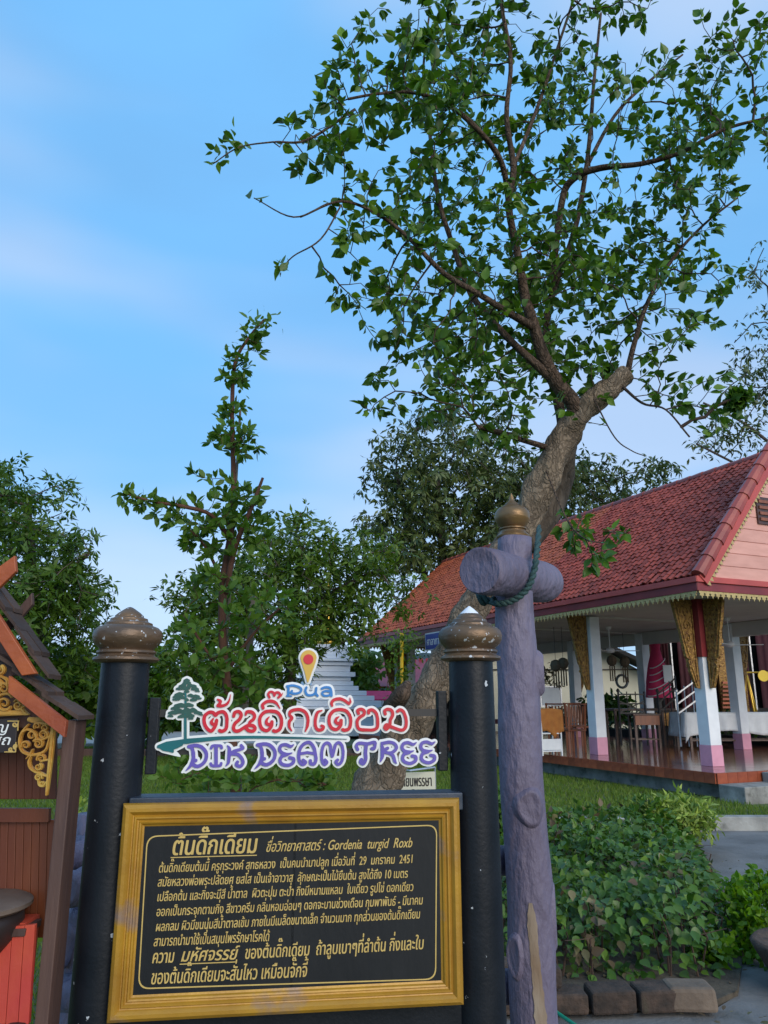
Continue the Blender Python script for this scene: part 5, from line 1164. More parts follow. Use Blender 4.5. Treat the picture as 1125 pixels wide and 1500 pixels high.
# big gnarled inner trunk lookalike: rough pale pole between the inner columns
# blue hall name board on the eave
q = atY(626, 940, 20.6); t = thing('blue_sign', 'blue name board with white Thai letters hanging from the pavilion eave', 'sign', q)
dx = pf(9.6, -.05, 0); fr = (np.array([dx[0], dx[1], 0.])-G1*.03, -E1, ZU, -G1)
cz = onplane(630, 940, fr[0], G1); u0 = np.dot(cz-fr[0], -E1); z0 = cz[2]
mb = MB(); mb.prism([(u0-.2, z0-.19), (u0+1.4, z0-.19), (u0+1.4, z0+.19), (u0-.2, z0+.19)], fr, .03); mb.build('board', M['bluesign'], t)
mb = MB(); mb.prism([(u0-.23, z0-.22), (u0+1.43, z0-.22), (u0+1.43, z0+.22), (u0-.23, z0+.22)], (fr[0]+G1*.004, -E1, ZU, -G1), .028); mb.build('rim', M['white'], t)
mb = MB(); textmesh(mb, 'ศาลาการเปรียญ', (fr[0]-G1*.031, -E1, ZU, -G1), (u0-.13, z0-.09), (u0+1.3, z0-.09), .26, 0, .004); mb.build('lettering', M['white'], t)
# climbing plant and yellow pole by a far column
q = at_floor(590, 1079); q = pf(10.6, -.2, 0); t = thing('climbing_plant', 'leafy climber wound round a yellow pole by the far columns', 'plant', q)
q = onplane(589, 1060, pf(11, -.5, 0), G1); mb = MB(); mb.tube([(q[0], q[1], .1), (q[0], q[1], 3.2)], .05, 10); mb.build('yellow_pole', M['yellow'], t, smooth=True)
Pq = np.array([[q[0]+math.cos(a)*.16, q[1]+math.sin(a)*.16, z] for a, z in zip(RS.rand(150)*6.28, .8+2.4*RS.rand(150)**.7)]); k = Pq[:, 2] > 2.3; Pq[k] += RS.randn(k.sum(), 3)*[.30, .2, .16]; k = Pq[:, 2] < 1.5; Pq[k] += RS.randn(k.sum(), 3)*[.4, .2, .1]
foliage(t, *leafcloud(Pq, 5, .12), .12, 'oval', LM['sap'], mname='leaves')
# far red roofed hall and awning
RY = 36; a = atY(545, 1060, RY); b = atY(780, 1060, RY); t = thing('red_roofed_hall', 'distant low hall with dark red roof seen between the far columns', 'building', (a+b)/2*[1, 1, 0])
zt_, ze = atY(600, 968, RY)[2], atY(600, 1009, RY)[2]
mb = MB(); mb.box(((a[0]+b[0])/2, RY+3.2, ze/2), (b[0]-a[0], 5, ze)); mb.build('wall', M['dark'], t)
mb = MB(); L_ = b[0]-a[0]+1; o_ = np.array([a[0]-.5, RY-1.2, ze]); mb.prism([(0, 0), (L_, 0), (L_, 4.6), (0, 4.6)], (o_, np.array([1., 0, 0]), nrm([0, 4, zt_-ze]), nrm([0, -(zt_-ze), 4])), .1); mb.build('roof', M['redroof'], t)
for k in range(int(L_/.35)): mb = MB(); mb.box((a[0]-.4+k*.35, RY+2.9, zt_+.16), (.2, .12, .2)); mb.build('ridge_crest', M['redroof'], t)
for k in range(8): mb = MB(); mb.box((a[0]+.6+k*1.1, RY-1, ze/2), (.16, .16, ze)); mb.build('post', M['white'] if k % 2 else M['kpost'], t)
t = thing('awning', 'bright red awning on thin posts before the distant hall', 'awning', atY(570, 1040, 31)); a = atY(532, 1012, 31); b = atY(590, 1012, 31); z2 = atY(560, 1024, 31)[2]
mb = MB(); mb.add([a, b, (b[0]+.2, 30, z2), (a[0]-.2, 30, z2), a-ZU*.04, b-ZU*.04, (b[0]+.2, 30, z2-.05), (a[0]-.2, 30, z2-.05)], [(3, 2, 1, 0), (4, 5, 6, 7), (0, 1, 5, 4), (1, 2, 6, 5), (2, 3, 7, 6), (3, 0, 4, 7)]); mb.build('roof_sheet', M['magenta'], t)
for k in range(5): mb = MB(); x_ = a[0]+(b[0]-a[0])*k/4; mb.tube([(x_, 30.1, 0), (x_, 30.1, z2)], .04, 6); mb.build('post', M['white'], t)
t = thing('orange_canopy', 'small orange edged canopy roof left of the leaning trunk', 'canopy', atY(625, 1040, 24))
a = atY(604, 1010, 24); b = atY(665, 985, 24); mb = MB(); mb.bar(a, b, .9, .12); mb.build('roof', M['riser'], t)
for q in (a, b): mb = MB(); mb.tube([(q[0], q[1], 0), (q[0], q[1], q[2])], .05, 6); mb.build('post', M['kpost'], t)
mb = MB(); mb.box((((a+b)/2)[0], 24.3, .9), (1.3, .1, 1.6)); mb.build('screen', M['dark'], t)
# chedi
CHY = 30; cc = atY(478, 1040, CHY); t = thing('chedi', 'white stepped stupa with a gilded spire behind the trees', 'stupa', cc*[1, 1, 0]); a_ = R(20); X = np.array([math.cos(a_), math.sin(a_), 0]); Y = np.array([-math.sin(a_), math.cos(a_), 0])
pz = lambda py: atY(478, py, CHY)[2]
tiers = [(1075, 1062, 2.3), (1062, 1050, 2.1), (1050, 1042, 2.0), (1042, 1034, 1.85), (1034, 1026, 1.66), (1026, 1019, 1.45), (1019, 1012, 1.22), (1012, 1005, .98), (1005, 998, .82), (998, 992, .74), (992, 985, .88), (985, 976, .72), (976, 970, .80), (970, 966, .95), (966, 961, .78), (961, 945, .62)]
for y0, y1, hw in tiers: mb = MB(); mb.box([cc[0], cc[1], (pz(y0)+pz(y1))/2], (hw*2, hw*2, pz(y1)-pz(y0)-.012), (X, Y, ZU)); mb.build('tier', M['chedi'], t, bevel=.02)
z0 = pz(945); mb = MB(); mb.lathe([cc[0], cc[1], z0], [(.6, 0), (.62, .1), (.5, .25), (.52, .5), (.4, .85), (.3, 1.0), (.34, 1.08), (.24, 1.2), (.15, 1.9), (.05, 2.6), (.01, 3.0)], 20); mb.build('gilded_spire', M['goldmetal'], t, smooth=True)
# small white notice by the leaning tree
q0 = atY(607, 1148, 9.0); t = thing('small_notice', 'small cream notice with Thai lettering under a hoop beside the leaning tree foot', 'sign', q0*[1, 1, 0])
ft = (np.array([0, 9., 0]), np.array([1., 0, 0]), ZU, np.array([0, -1., 0])); kk = lambda px, py: atY(px, py, 9.0)[[0, 2]]
mb = MB(); mb.prism([kk(582, 1170), kk(638, 1168), kk(637, 1130), kk(583, 1132)], ft, .02); mb.build('board', M['cream'], t)
mb = MB(); textmesh(mb, 'เทียนพรรษา', (ft[0]-[0, .021, 0], ft[1], ZU, ft[3]), kk(585, 1152), kk(633, 1151), .16, 0, .003); textmesh(mb, 'บริจาค', (ft[0]-[0, .021, 0], ft[1], ZU, ft[3]), kk(598, 1166), kk(622, 1165), .10, 0, .002); mb.build('lettering', M['iron'], t)
mb = MB(); mb.tube([atY(585, 1127, 9), atY(600, 1129, 8.8), atY(637, 1124, 9)], .012, 6); mb.tube([atY(637, 1124, 9), atY(637, 1124, 9)*[1, 1, 0]], .012, 6); mb.tube([atY(584, 1129, 9), atY(584, 1129, 9)*[1, 1, 0]], .012, 6); mb.build('hoop', M['silver'], t)

# ================================================================== the leaning tree
def tree(name, label, cat, foot, group=None): return thing(name, label, cat, foot, group)
LT = tree('leaning_tree', 'crooked leaning tree with pale scaly trunk and round leaves towering over the sign', 'tree', (-.1, 5.0, 0))
def tubepart(pts, rpx, name, m, parent, sides=18, k=6, noise=.08, seed=1, Ys=None):
    P = path(pts, k); rr = np.interp(np.linspace(0, 1, len(P)), np.linspace(0, 1, len(rpx)), rpx); d = proj(P)[2]; rr = rr/FPX*d
    mb = MB(); mb.tube(P, rr, sides, noise=noise, nseed=seed); o = mb.build(name, m, parent, smooth=True); return P
foot = [(478, 1420, 5.2), (512, 1290, 5.15), (545, 1175, 5.1), (572, 1110, 5.05), (602, 1062, 5.0), (636, 1008, 4.95), (664, 950, 4.9), (691, 893, 4.85), (728, 825, 4.8), (768, 765, 4.75), (795, 705, 4.7), (822, 650, 4.7), (850, 605, 4.65), (885, 575, 4.6), (918, 548, 4.6)]
rad = [58, 44, 35, 29, 28, 26, 24, 22, 21, 22, 22, 20, 18, 17, 14]
T0 = tubepart(foot, rad, 'trunk', M['bark'], LT, 32, 12, .16, 5)
tubepart([(560, 1060, 4.95), (575, 1035, 4.8), (590, 1015, 4.7), (598, 1000, 4.72)], [9, 12, 12, 6], 'burl', M['limb'], LT, 16, 5, .2, 9)
S2 = tubepart([(768, 800, 4.95), (800, 755, 4.95), (822, 705, 4.92), (828, 668, 4.8), (834, 640, 4.72)], [17, 19, 18, 15, 11], 'second_stem', M['barkgrey'], LT, 16, 6, .1, 2)
BR = []
def limb(pts, r, name='limb', seed=1):
    P = tubepart(pts, [x*.64 for x in r], name, M['limb'], LT, 10, 6, .08, seed); BR.append(P)
limb([(845, 612, 4.65), (838, 588, 4.6), (815, 560, 4.55), (795, 520, 4.5), (783, 480, 4.45), (768, 430, 4.4), (758, 370, 4.4), (745, 300, 4.35), (752, 245, 4.3), (742, 170, 4.25), (748, 90, 4.2), (735, 10, 4.2), (728, -60, 4.2)], [19, 18, 17, 15, 13, 11, 9, 8, 7, 6, 5, 4, 3], seed=2)
limb([(826, 640, 4.7), (818, 590, 4.8), (805, 540, 4.9), (800, 480, 5.0), (812, 420, 5.1), (835, 360, 5.1), (850, 300, 5.1), (862, 220, 5.15), (870, 120, 5.2), (880, 20, 5.2)], [11, 11, 10, 9, 8, 7, 6, 5, 4, 3], seed=3)
limb([(808, 430, 5.05), (822, 300, 4.9), (840, 262, 4.8), (880, 246, 4.7), (940, 240, 4.6), (1000, 222, 4.5), (1060, 190, 4.4), (1125, 172, 4.3)], [6, 8, 8, 7, 6, 5, 4, 3], seed=4)
limb([(747, 310, 4.4), (735, 240, 4.2), (700, 190, 4.0), (650, 150, 3.9), (600, 135, 3.8), (550, 138, 3.75), (510, 145, 3.7)], [7, 7, 6, 5, 4, 3, 3], seed=5)
limb([(783, 480, 4.45), (740, 455, 4.2), (700, 430, 4.0), (650, 400, 3.9), (600, 350, 3.85), (555, 315, 3.8), (500, 295, 3.75), (440, 318, 3.7)], [10, 8, 7, 6, 5, 4, 3, 2], seed=6)
limb([(815, 560, 4.55), (770, 520, 4.5), (730, 480, 4.6), (690, 430, 4.7), (660, 350, 4.8), (640, 280, 4.85), (630, 200, 4.9), (620, 110, 4.9), (630, 10, 4.9)], [12, 9, 8, 7, 6, 5, 4, 3, 2], seed=7)
limb([(918, 552, 4.6), (930, 500, 4.6), (950, 440, 4.7), (985, 380, 4.8), (1030, 330, 4.8), (1080, 290, 4.8)], [7, 6, 5, 4, 3, 2], seed=8)
limb([(760, 640, 4.5), (700, 625, 4.3), (750, 640, 4.5), (800, 655, 4.68)][::-1], [7, 6, 5, 4], seed=9)
limb([(905, 560, 4.6), (940, 590, 4.4), (975, 600, 4.3), (1010, 640, 4.2)], [4, 3, 2, 2], seed=10)
limb([(752, 245, 4.3), (790, 150, 4.5), (820, 60, 4.6), (850, -30, 4.6)], [5, 4, 3, 3], seed=11)
limb([(850, 262, 4.8), (900, 170, 5.1), (950, 120, 5.2), (1000, 80, 5.2)], [5, 4, 3, 2], seed=12)
limb([(520, 160, 3.7), (450, 205, 3.65), (400, 208, 3.6), (350, 216, 3.6), (312, 240, 3.6)], [3, 3, 2, 1.6, 1.2], 'long_twig', 13)
limb([(480, 298, 3.75), (430, 318, 3.7), (372, 290, 3.7)], [2, 1.8, 1.2], 'long_twig', 14)
limb([(500, 300, 3.75), (470, 350, 3.7), (430, 375, 3.7), (412, 395, 3.7)], [2, 2, 1.6, 1.2], 'long_twig', 15)
limb([(870, 585, 4.5), (900, 640, 4.2), (925, 660, 4.1), (945, 668, 4.1)], [2, 1.6, 1.3, 1.2], 'long_twig', 16)
limb([(800, 690, 4.6), (830, 760, 4.2), (858, 790, 3.9), (895, 795, 3.8)], [2, 2, 1.6, 1.2], 'long_twig', 17)
skl = [P[::4] for P in [T0[-40:]]+BR]; pos0, par0 = skeleton(skl)
spec = [(545, 45, 3.9, 26, 45, .3), (590, 110, 3.9, 50, 50, .5), (515, 100, 3.8, 22, 30, .3), (640, 60, 4.5, 60, 65, .7), (720, 50, 4.4, 80, 65, .8), (810, 50, 4.5, 80, 60, .8), (880, 70, 4.8, 75, 65, .8), (985, 130, 4.8, 80, 55, .8), (1070, 120, 4.5, 50, 70, .6), (1095, 230, 4.4, 40, 70, .6),
 (430, 215, 3.65, 32, 38, .3), (480, 180, 3.7, 40, 40, .3), (500, 235, 3.7, 60, 40, .4), (600, 190, 4.0, 60, 50, .6), (560, 290, 3.9, 60, 45, .4), (500, 340, 3.75, 26, 34, .2), (640, 250, 4.5, 80, 60, .7), (700, 180, 4.5, 80, 70, .8), (800, 190, 4.9, 70, 70, .8), (900, 230, 4.8, 90, 70, .8), (1000, 250, 4.6, 80, 70, .7),
 (700, 330, 4.5, 90, 65, .8), (800, 340, 4.8, 80, 70, .8), (890, 360, 4.9, 90, 60, .8), (975, 350, 4.8, 70, 50, .6), (600, 385, 4.1, 60, 50, .5), (560, 440, 4.1, 50, 35, .4), (650, 460, 4.3, 80, 50, .6), (740, 440, 4.6, 90, 60, .8), (840, 450, 4.9, 90, 55, .8), (920, 470, 4.8, 80, 60, .7), (1000, 490, 4.6, 50, 35, .4), (1040, 420, 4.6, 30, 50, .3),
 (590, 520, 4.2, 45, 45, .4), (650, 560, 4.3, 50, 40, .5), (740, 540, 4.6, 70, 45, .6), (860, 520, 5.0, 60, 40, .5), (960, 560, 4.5, 55, 35, .4), (1030, 600, 4.3, 50, 35, .4), (560, 590, 4.2, 20, 12, .1), (930, 665, 4.1, 14, 12, .1), (880, 800, 3.8, 26, 18, .15), (835, 775, 4.2, 30, 14, .15), (1055, 725, 4.2, 20, 14, .1), (770, 620, 4.5, 40, 20, .3), (690, 620, 4.3, 60, 24, .3)]
spec += [(800, 500, 4.7, 80, 70, .7, 1.3), (860, 560, 4.6, 40, 30, .4), (720, 590, 4.4, 60, 30, .4), (700, 500, 4.5, 70, 50, .6), (760, 400, 4.7, 90, 70, .8)]
att = clumps(spec, 3600, 620, .16)
posn, parn = grow((pos0, par0), att, .075, .085, 75, 1.3)
n0 = len(pos0); rr = np.minimum(radii(posn, parn, .0022, 2.25), .019)
twigmesh(LT, 'twigs', posn, parn, rr, n0, M['barkdark'], 4)
nch = np.bincount(parn[parn >= 0], minlength=len(posn)); Pn = []; 
idx = np.arange(n0, len(posn)); tip = nch[idx] == 0
lp = []
for i in idx:
    d = nrm(posn[i]-posn[parn[i]]); c = 8 if nch[i] == 0 else (3 if RS.rand() < .6 else 0)
    for _ in range(c):
        o = RS.randn(3); o -= d*np.dot(o, d); D = nrm(nrm(o)*.8+d*.7+np.array([0, 0, -.25])); lp.append((posn[i]-d*RS.rand()*.07+D*.012, D))
for px, py, y in ((333, 195, 3.6), (316, 235, 3.6), (372, 290, 3.7), (412, 390, 3.7), (335, 208, 3.6), (322, 222, 3.6), (415, 395, 3.7), (350, 213, 3.6)):
    for _ in range(6 if px != 372 else 3): D = nrm(RS.randn(3)+[0, 0, .2]); lp.append((atY(px, py, y)+RS.randn(3)*.02, D))
P_ = np.array([a for a, b in lp]); D_ = np.array([b for a, b in lp]); N_ = RS.randn(len(lp), 3)*.8+[0, -.2, .8]
print('leaning tree leaves', len(lp), 'nodes', len(posn))
foliage(LT, P_, D_, N_, .038+.05*RS.rand(len(lp))**1.3, 'ovate', LM['near'], 300)

# ================================================================== the sapling with stakes
SP = tree('sapling', 'slender young tree with reddish stems and a tall leafy spire, tied to stakes', 'tree', atY(345, 1300, 6.2)*[1, 1, 0])
def stem(pts, r, m='barkred', nm='stem', root=None, sides=8): 
    P = path(pts, 5); d = proj(P)[2]; q = np.interp(np.linspace(0, 1, len(P)), np.linspace(0, 1, len(r)), r)/FPX*d
    mb = MB(); mb.tube(P, q, sides, noise=.06, nseed=len(P)); mb.build(nm, M[m], root, smooth=True); return P
q = [stem([(352, 1330, 6.2), (347, 1200, 6.2), (338, 1050, 6.2), (326, 940, 6.2), (328, 850, 6.2), (338, 780, 6.2), (342, 700, 6.2), (340, 600, 6.2), (345, 530, 6.2), (368, 490, 6.2), (388, 468, 6.2)], [8, 8, 7, 6, 6, 5, 4, 3, 3, 2, 1.5], root=SP)]
q.append(stem([(330, 870, 6.2), (345, 800, 6.1), (370, 740, 6.0), (385, 700, 6.0)], [5, 4, 3, 2], root=SP))
q.append(stem([(336, 790, 6.2), (310, 755, 6.0), (270, 742, 5.9), (225, 735, 5.85), (180, 722, 5.8)], [4, 3, 3, 2, 1.5], root=SP))
q.append(stem([(330, 860, 6.2), (300, 800, 6.2), (270, 770, 6.1)], [3, 2, 2], root=SP))
q.append(stem([(335, 1000, 6.2), (300, 950, 6.1), (270, 900, 6.0)], [3, 2, 2], root=SP))
q.append(stem([(335, 980, 6.2), (370, 930, 6.1), (410, 890, 6.1)], [3, 2, 2], root=SP))
pos0, par0 = skeleton([P[::2] for P in q])
spec = [(345, 645, 6.2, 42, 30, .28, 2.4), (340, 600, 6.2, 22, 18, .2, 1.2), (348, 545, 6.2, 30, 24, .2, 2.2), (376, 495, 6.2, 18, 30, .14, 2.2), (335, 735, 6.1, 50, 26, .3), (300, 775, 6.1, 60, 36, .3), (360, 770, 6.1, 45, 45, .3), (325, 850, 6.2, 50, 45, .4, .6), (215, 735, 5.85, 40, 8, .08), (260, 760, 6, 30, 14, .15), (385, 900, 6.1, 60, 45, .4, .45), (300, 940, 6.2, 70, 50, .4, .45), (360, 1000, 6.2, 70, 50, .4, .45), (340, 1138, 6.0, 90, 24, .5, .9), (250, 1130, 5.9, 30, 26, .3), (470, 1140, 6.4, 40, 26, .4), (280, 690, 6.1, 12, 10, .1)]
att = blobs(spec, 1100); posn, parn = grow((pos0, par0), att, .09, .10, 60, 1.6); n0 = len(pos0); rr = np.minimum(radii(posn, parn, .002, 2.6), .008)
twigmesh(SP, 'twigs', posn, parn, rr, n0, M['barkred'], 4); lp = []
nch = np.bincount(parn[parn >= 0], minlength=len(posn))
for i in range(n0, len(posn)):
    d = nrm(posn[i]-posn[parn[i]]+[0, 0, .02])
    for _ in range(10 if nch[i] == 0 else 4): o = RS.randn(3); D = nrm(nrm(o)*.8+d*.6+np.array([0, 0, .25])); lp.append((posn[i]+D*.012-d*RS.rand()*.05, D))
for P in q[:3]:
    for k in range(len(P)//2, len(P)):
        yy_ = float(proj(P[k])[1])
        if P is not q[2] and (668 < yy_ < 722 or 566 < yy_ < 588 or RS.rand() < .35): continue
        for _ in range(7 if P is q[2] else 11): D = nrm(RS.randn(3)+[0, 0, .3]); lp.append((P[k]+RS.randn(3)*(.015 if P is q[2] else .065), D))
P_ = np.array([a for a, b in lp]); D_ = np.array([b for a, b in lp]); foliage(SP, P_, D_, RS.randn(len(lp), 3)*.7+[0, -.3, .8], .06+.05*RS.rand(len(lp)), 'oval', LM['sap'], 300)
for pts, nm, lab in (([(372, 870, 6.6), (352, 990, 6.5), (340, 1120, 6.4), (335, 1300, 6.3)], 1, 'wide grey timber stake propping the sapling, the right one'), ([(352, 600, 6.4), (345, 760, 6.4), (330, 900, 6.35), (316, 1060, 6.3), (310, 1320, 6.3)], 2, 'thin grey bamboo stake standing tall through the sapling crown')):
    a = atY(*pts[0]); b = atY(*pts[-1]); b[2] = -.1; t = thing('stake', lab, 'stake', b*[1, 1, 0]); mb = MB()
    if nm == 1: mb.bar(b, a, .055, .03); 
    else: mb.tube([b, a], [.016, .011], 8)
    mb.build('pole', M['stake'], t, bevel=.003 if nm == 1 else 0)
    if nm == 1: mb = MB(); c = b+(a-b)*.48; mb.lathe(c, [(.036, -.012), (.04, 0), (.036, .012)], 10); mb.build('tie', M['iron'], t)
# ================================================================== background trees
def bigtree(name, label, stems, spec, natt, step, lm, leaf, size, per, spread, bark='barkgrey', droop=.2, reach=6, kill=None, shape=None, nparts=0):
    t = tree(name, label, 'tree', atY(*stems[0][0][0])*[1, 1, 0]); q = []
    for i, (pts, r) in enumerate(stems):
        P = path(pts, 4); 
        if i == 0: P[0][2] = -.1
        d = proj(P)[2]; mb = MB(); mb.tube(P, np.interp(np.linspace(0, 1, len(P)), np.linspace(0, 1, len(r)), r)/FPX*d, 9, noise=.08, nseed=i); mb.build('trunk' if i == 0 else 'limb', M[bark], t, smooth=True); q.append(P)
    pos0, par0 = skeleton(q); att = clumps(spec, natt, natt//6, size*2.4); posn, parn = grow((pos0, par0), att, step, kill or step*1.2, 60, reach); n0 = len(pos0)
    rr = np.minimum(radii(posn, parn, .012, 2.5), .12); twigmesh(t, 'branches', posn, parn, rr, n0, M[bark], 4)
    nch = np.bincount(parn[parn >= 0], minlength=len(posn)); tips = posn[n0:][nch[n0:] <= 1]
    # leaf rosettes: every rosette has one centre, leaves fan out of it
    C = np.concatenate([tips+RS.randn(*tips.shape)*spread*.55 for _ in range(per)]); C = np.concatenate([C, att+RS.randn(*att.shape)*spread*.4])
    k = shape or 7; n = len(C)*k; ax = RS.randn(len(C), 3)*.6+[0, -.1, .7]; ax /= np.linalg.norm(ax, axis=1)[:, None]
    v = RS.randn(n, 3); A = np.repeat(ax, k, 0); v = v-A*np.sum(v*A, 1)[:, None]*.8; v /= np.linalg.norm(v, axis=1)[:, None]; v[:, 2] -= droop
    foliage(t, np.repeat(C, k, 0)+v*size*.12, v, A+RS.randn(n, 3)*.25, size*(.6+.6*RS.rand(n)), leaf, lm, 0, mname='crown'); return n
cnt = 0
cnt += bigtree('broad_tree', 'tall dark green tree with whorled leaves filling the left edge behind the shelter', [([(62, 1070, 18), (60, 960, 18), (50, 860, 18), (40, 740, 18)], [10, 9, 8, 5]), ([(55, 900, 18), (100, 840, 17.5), (130, 810, 17)], [5, 4, 3])],
 [(-40, 760, 18, 60, 100, 2), (10, 730, 17.5, 60, 60, 1.6), (-60, 900, 18, 80, 90, 2), (60, 790, 17.5, 70, 50, 1.8), (30, 860, 17, 80, 70, 2), (110, 830, 17.5, 40, 36, 1.2), (110, 890, 17.5, 60, 50, 1.5), (60, 940, 17, 80, 60, 1.8), (-5, 690, 17.5, 26, 26, .8), (80, 735, 17.5, 16, 12, .4), (-40, 990, 17, 60, 60, 1.5)], 1300, .40, LM['left'], 'long', .22, 6, .34)
cnt += bigtree('spreading_tree', 'dark spreading tree with layered crown behind the sapling and cut-out sign', [([(420, 1090, 17), (425, 1000, 17), (430, 900, 17), (440, 800, 17)], [9, 8, 7, 4]), ([(428, 930, 17), (470, 880, 17), (520, 850, 16.5)], [5, 4, 3]), ([(426, 950, 17), (370, 900, 17), (320, 880, 16.5)], [5, 4, 3])],
 [(430, 775, 17, 50, 28, 1.2), (400, 820, 17, 70, 40, 1.5), (500, 815, 16.5, 50, 30, 1.3), (545, 830, 16.5, 45, 40, 1.3), (560, 870, 16.5, 50, 30, 1.2), (470, 870, 17, 70, 50, 1.5), (350, 870, 16.5, 60, 50, 1.5), (300, 900, 16.5, 50, 40, 1.2), (420, 930, 16.5, 70, 50, 1.5), (500, 920, 16.5, 40, 40, 1.0), (330, 960, 16.5, 60, 50, 1.3), (400, 985, 16.5, 40, 40, 1.3), (285, 985, 16.5, 50, 50, 1.2), (270, 870, 16.5, 22, 20, .6), (380, 1020, 17, 40, 30, 1.2)], 1500, .36, LM['mid'], 'long', .20, 5, .30)
cnt += bigtree('olive_tree', 'tall airy olive-green tree rising between the spreading tree and the pavilion roof', [([(640, 1080, 26), (640, 950, 26), (650, 850, 26), (640, 700, 26)], [9, 8, 7, 4]), ([(645, 900, 26), (600, 780, 26), (580, 690, 26)], [5, 4, 3]), ([(648, 880, 26), (720, 780, 26), (780, 700, 26), (880, 690, 26)], [5, 4, 3, 2])],
 [(600, 660, 26, 45, 40, 1.8), (655, 620, 26, 50, 26, 1.8), (570, 700, 26, 40, 30, 1.6), (640, 690, 26, 70, 50, 2.2), (720, 690, 26, 80, 70, 2.2), (600, 760, 26, 60, 50, 2), (560, 760, 26, 45, 30, 1.6), (690, 770, 26, 80, 60, 2), (640, 820, 26, 60, 50, 2), (590, 830, 26, 50, 40, 1.5), (530, 770, 26, 20, 14, .8), (800, 730, 26, 60, 60, 2), (870, 690, 26, 45, 30, 1.5), (930, 700, 26, 40, 22, 1.2), (860, 740, 26, 60, 40, 1.6), (700, 830, 26, 60, 50, 1.8)], 1700, .45, LM['olive'], 'long', .30, 4, .40, droop=.7)
cnt += bigtree('sparse_tree', 'thin sparsely leaved tree reaching above the pavilion roof at the right edge', [([(1190, 1000, 19), (1180, 760, 19), (1150, 600, 19), (1125, 420, 19)], [9, 7, 5, 2]), ([(1165, 680, 19), (1090, 620, 19), (1030, 590, 19)], [3, 2, 1.5]), ([(1172, 720, 19), (1100, 690, 19), (1020, 650, 19)], [3, 2, 1.5])],
 [(1115, 400, 19, 14, 34, .5), (1110, 470, 19, 26, 40, .8), (1100, 560, 19, 34, 34, .9), (1080, 620, 19, 45, 30, .9), (1060, 650, 19, 55, 16, .8), (1160, 600, 19, 50, 160, 1.5, .6), (1120, 650, 19, 40, 26, .8), (1085, 560, 19, 20, 14, .4)], 420, .34, LM['olive'], 'long', .20, 1, .26, droop=.6, shape=5)
for lab, foot, spec_, lm_, n_ in (('pale green bushy tree between the shelter roof and the left black post', (112, 1080, 20), [(110, 985, 20, 45, 36, 1.2), (90, 1010, 20, 50, 30, 1.2), (140, 1015, 20, 40, 36, 1.2), (60, 1030, 20, 50, 26, 1.2)], 'bright', 420),
                              ('round light green tree just right of the left black post', (225, 1080, 22), [(215, 1000, 22, 45, 50, 1.5), (245, 1020, 22, 40, 36, 1.5), (190, 1040, 22, 40, 30, 1.2)], 'bright', 420),
                              ('low dark tree on the far left beyond the road', (10, 1090, 34), [(0, 1020, 34, 90, 40, 3), (120, 1030, 34, 90, 28, 3)], 'dark', 420),
                              ('low dark tree row behind the stupa and the cut-out sign', (330, 1085, 36), [(260, 1030, 36, 70, 36, 3), (360, 1030, 36, 80, 40, 3), (300, 1045, 36, 90, 24, 3)], 'dark', 500),
                              ('shadowy shrub tree between the stupa and the red roofed hall', (530, 1080, 34), [(520, 990, 34, 26, 34, 2), (535, 1020, 34, 34, 26, 2)], 'mid', 240)):
    cnt += bigtree('bushy_tree', lab, [([foot, (foot[0], foot[1]-50, foot[2]), (foot[0]+2, foot[1]-90, foot[2])], [5, 4, 2])], spec_, n_, .45, LM[lm_], 'oval', .26 if lm_ == 'bright' else .34, 3, .34)
print('bg leaves', cnt)
t = thing('clipped_hedge', 'low yellow-green hedge beyond the road, left of the sapling', 'hedge', (-12, 38.6, 0))
Pq = np.stack([-26+26*RS.rand(900), 38.6+RS.rand(900), .15+.75*RS.rand(900)], -1); foliage(t, *leafcloud(Pq, 6, .2), .18, 'oval', LM['bright'], mname='leaves')
mb = MB(); mb.box((-13, 39.1, .35), (26, .5, .6)); mb.build('stems', M['barkgrey'], t)
# ================================================================== the planting at lower right
BD = thing('leafy_hedge', 'dense knee-high hedge of broad green and purplish leaves beside the purple post', 'hedge', (1.9, 5.6, 0))
def hedgepts(n):
    P = []; 
    while len(P) < n:
        x = .25+3.0*RS.rand(); y = 4.62+3.6*RS.rand(); s = proj(np.array([x, y, .4]))
        px, py, _ = proj(np.array([x, y, .05])); lim = np.interp(py, [1230, 1300, 1350, 1420, 1490], [1000, 1045, 1060, 1062, 1030])
        if px > lim or px < 700: continue
        top = .47+.08*math.sin(x*3.1)*math.cos(y*2.3)+.06*math.sin(x*9+y*5); edge = min(1, (y-4.56)/.22)*min(1, max(0.05, (lim-px)/60)); top *= (.35+.65*edge**.6)
        z = top*(1-RS.rand()**2*.95) if RS.rand() < .7 else top*RS.rand()
        P.append((x, y, max(.08, z)))
    return np.array(P)
Hp = hedgepts(8500); C_ = np.array([1.8, 6.5, -.2]); v = Hp-C_; v /= np.linalg.norm(v, axis=1)[:, None]
D_ = v*.5+RS.randn(len(Hp), 3)*.45+np.array([0, -.5, -.25]); N_ = v*.6+RS.randn(len(Hp), 3)*.35+[0, -.5, .7]
pur = (np.sin(Hp[:, 0]*4.1)*np.cos(Hp[:, 1]*3.3)+RS.randn(len(Hp))*.45+(Hp[:, 2] > .5)*.5) > 1.15
sz = (.045+.04*RS.rand(len(Hp)))
foliage(BD, Hp[~pur], D_[~pur], N_[~pur], sz[~pur], 'ovate', LM['hedge'], 260)
foliage(BD, Hp[pur], D_[pur], N_[pur], sz[pur], 'ovate', LM['hedge2'], 40, mname='purplish_foliage')
mb = MB()
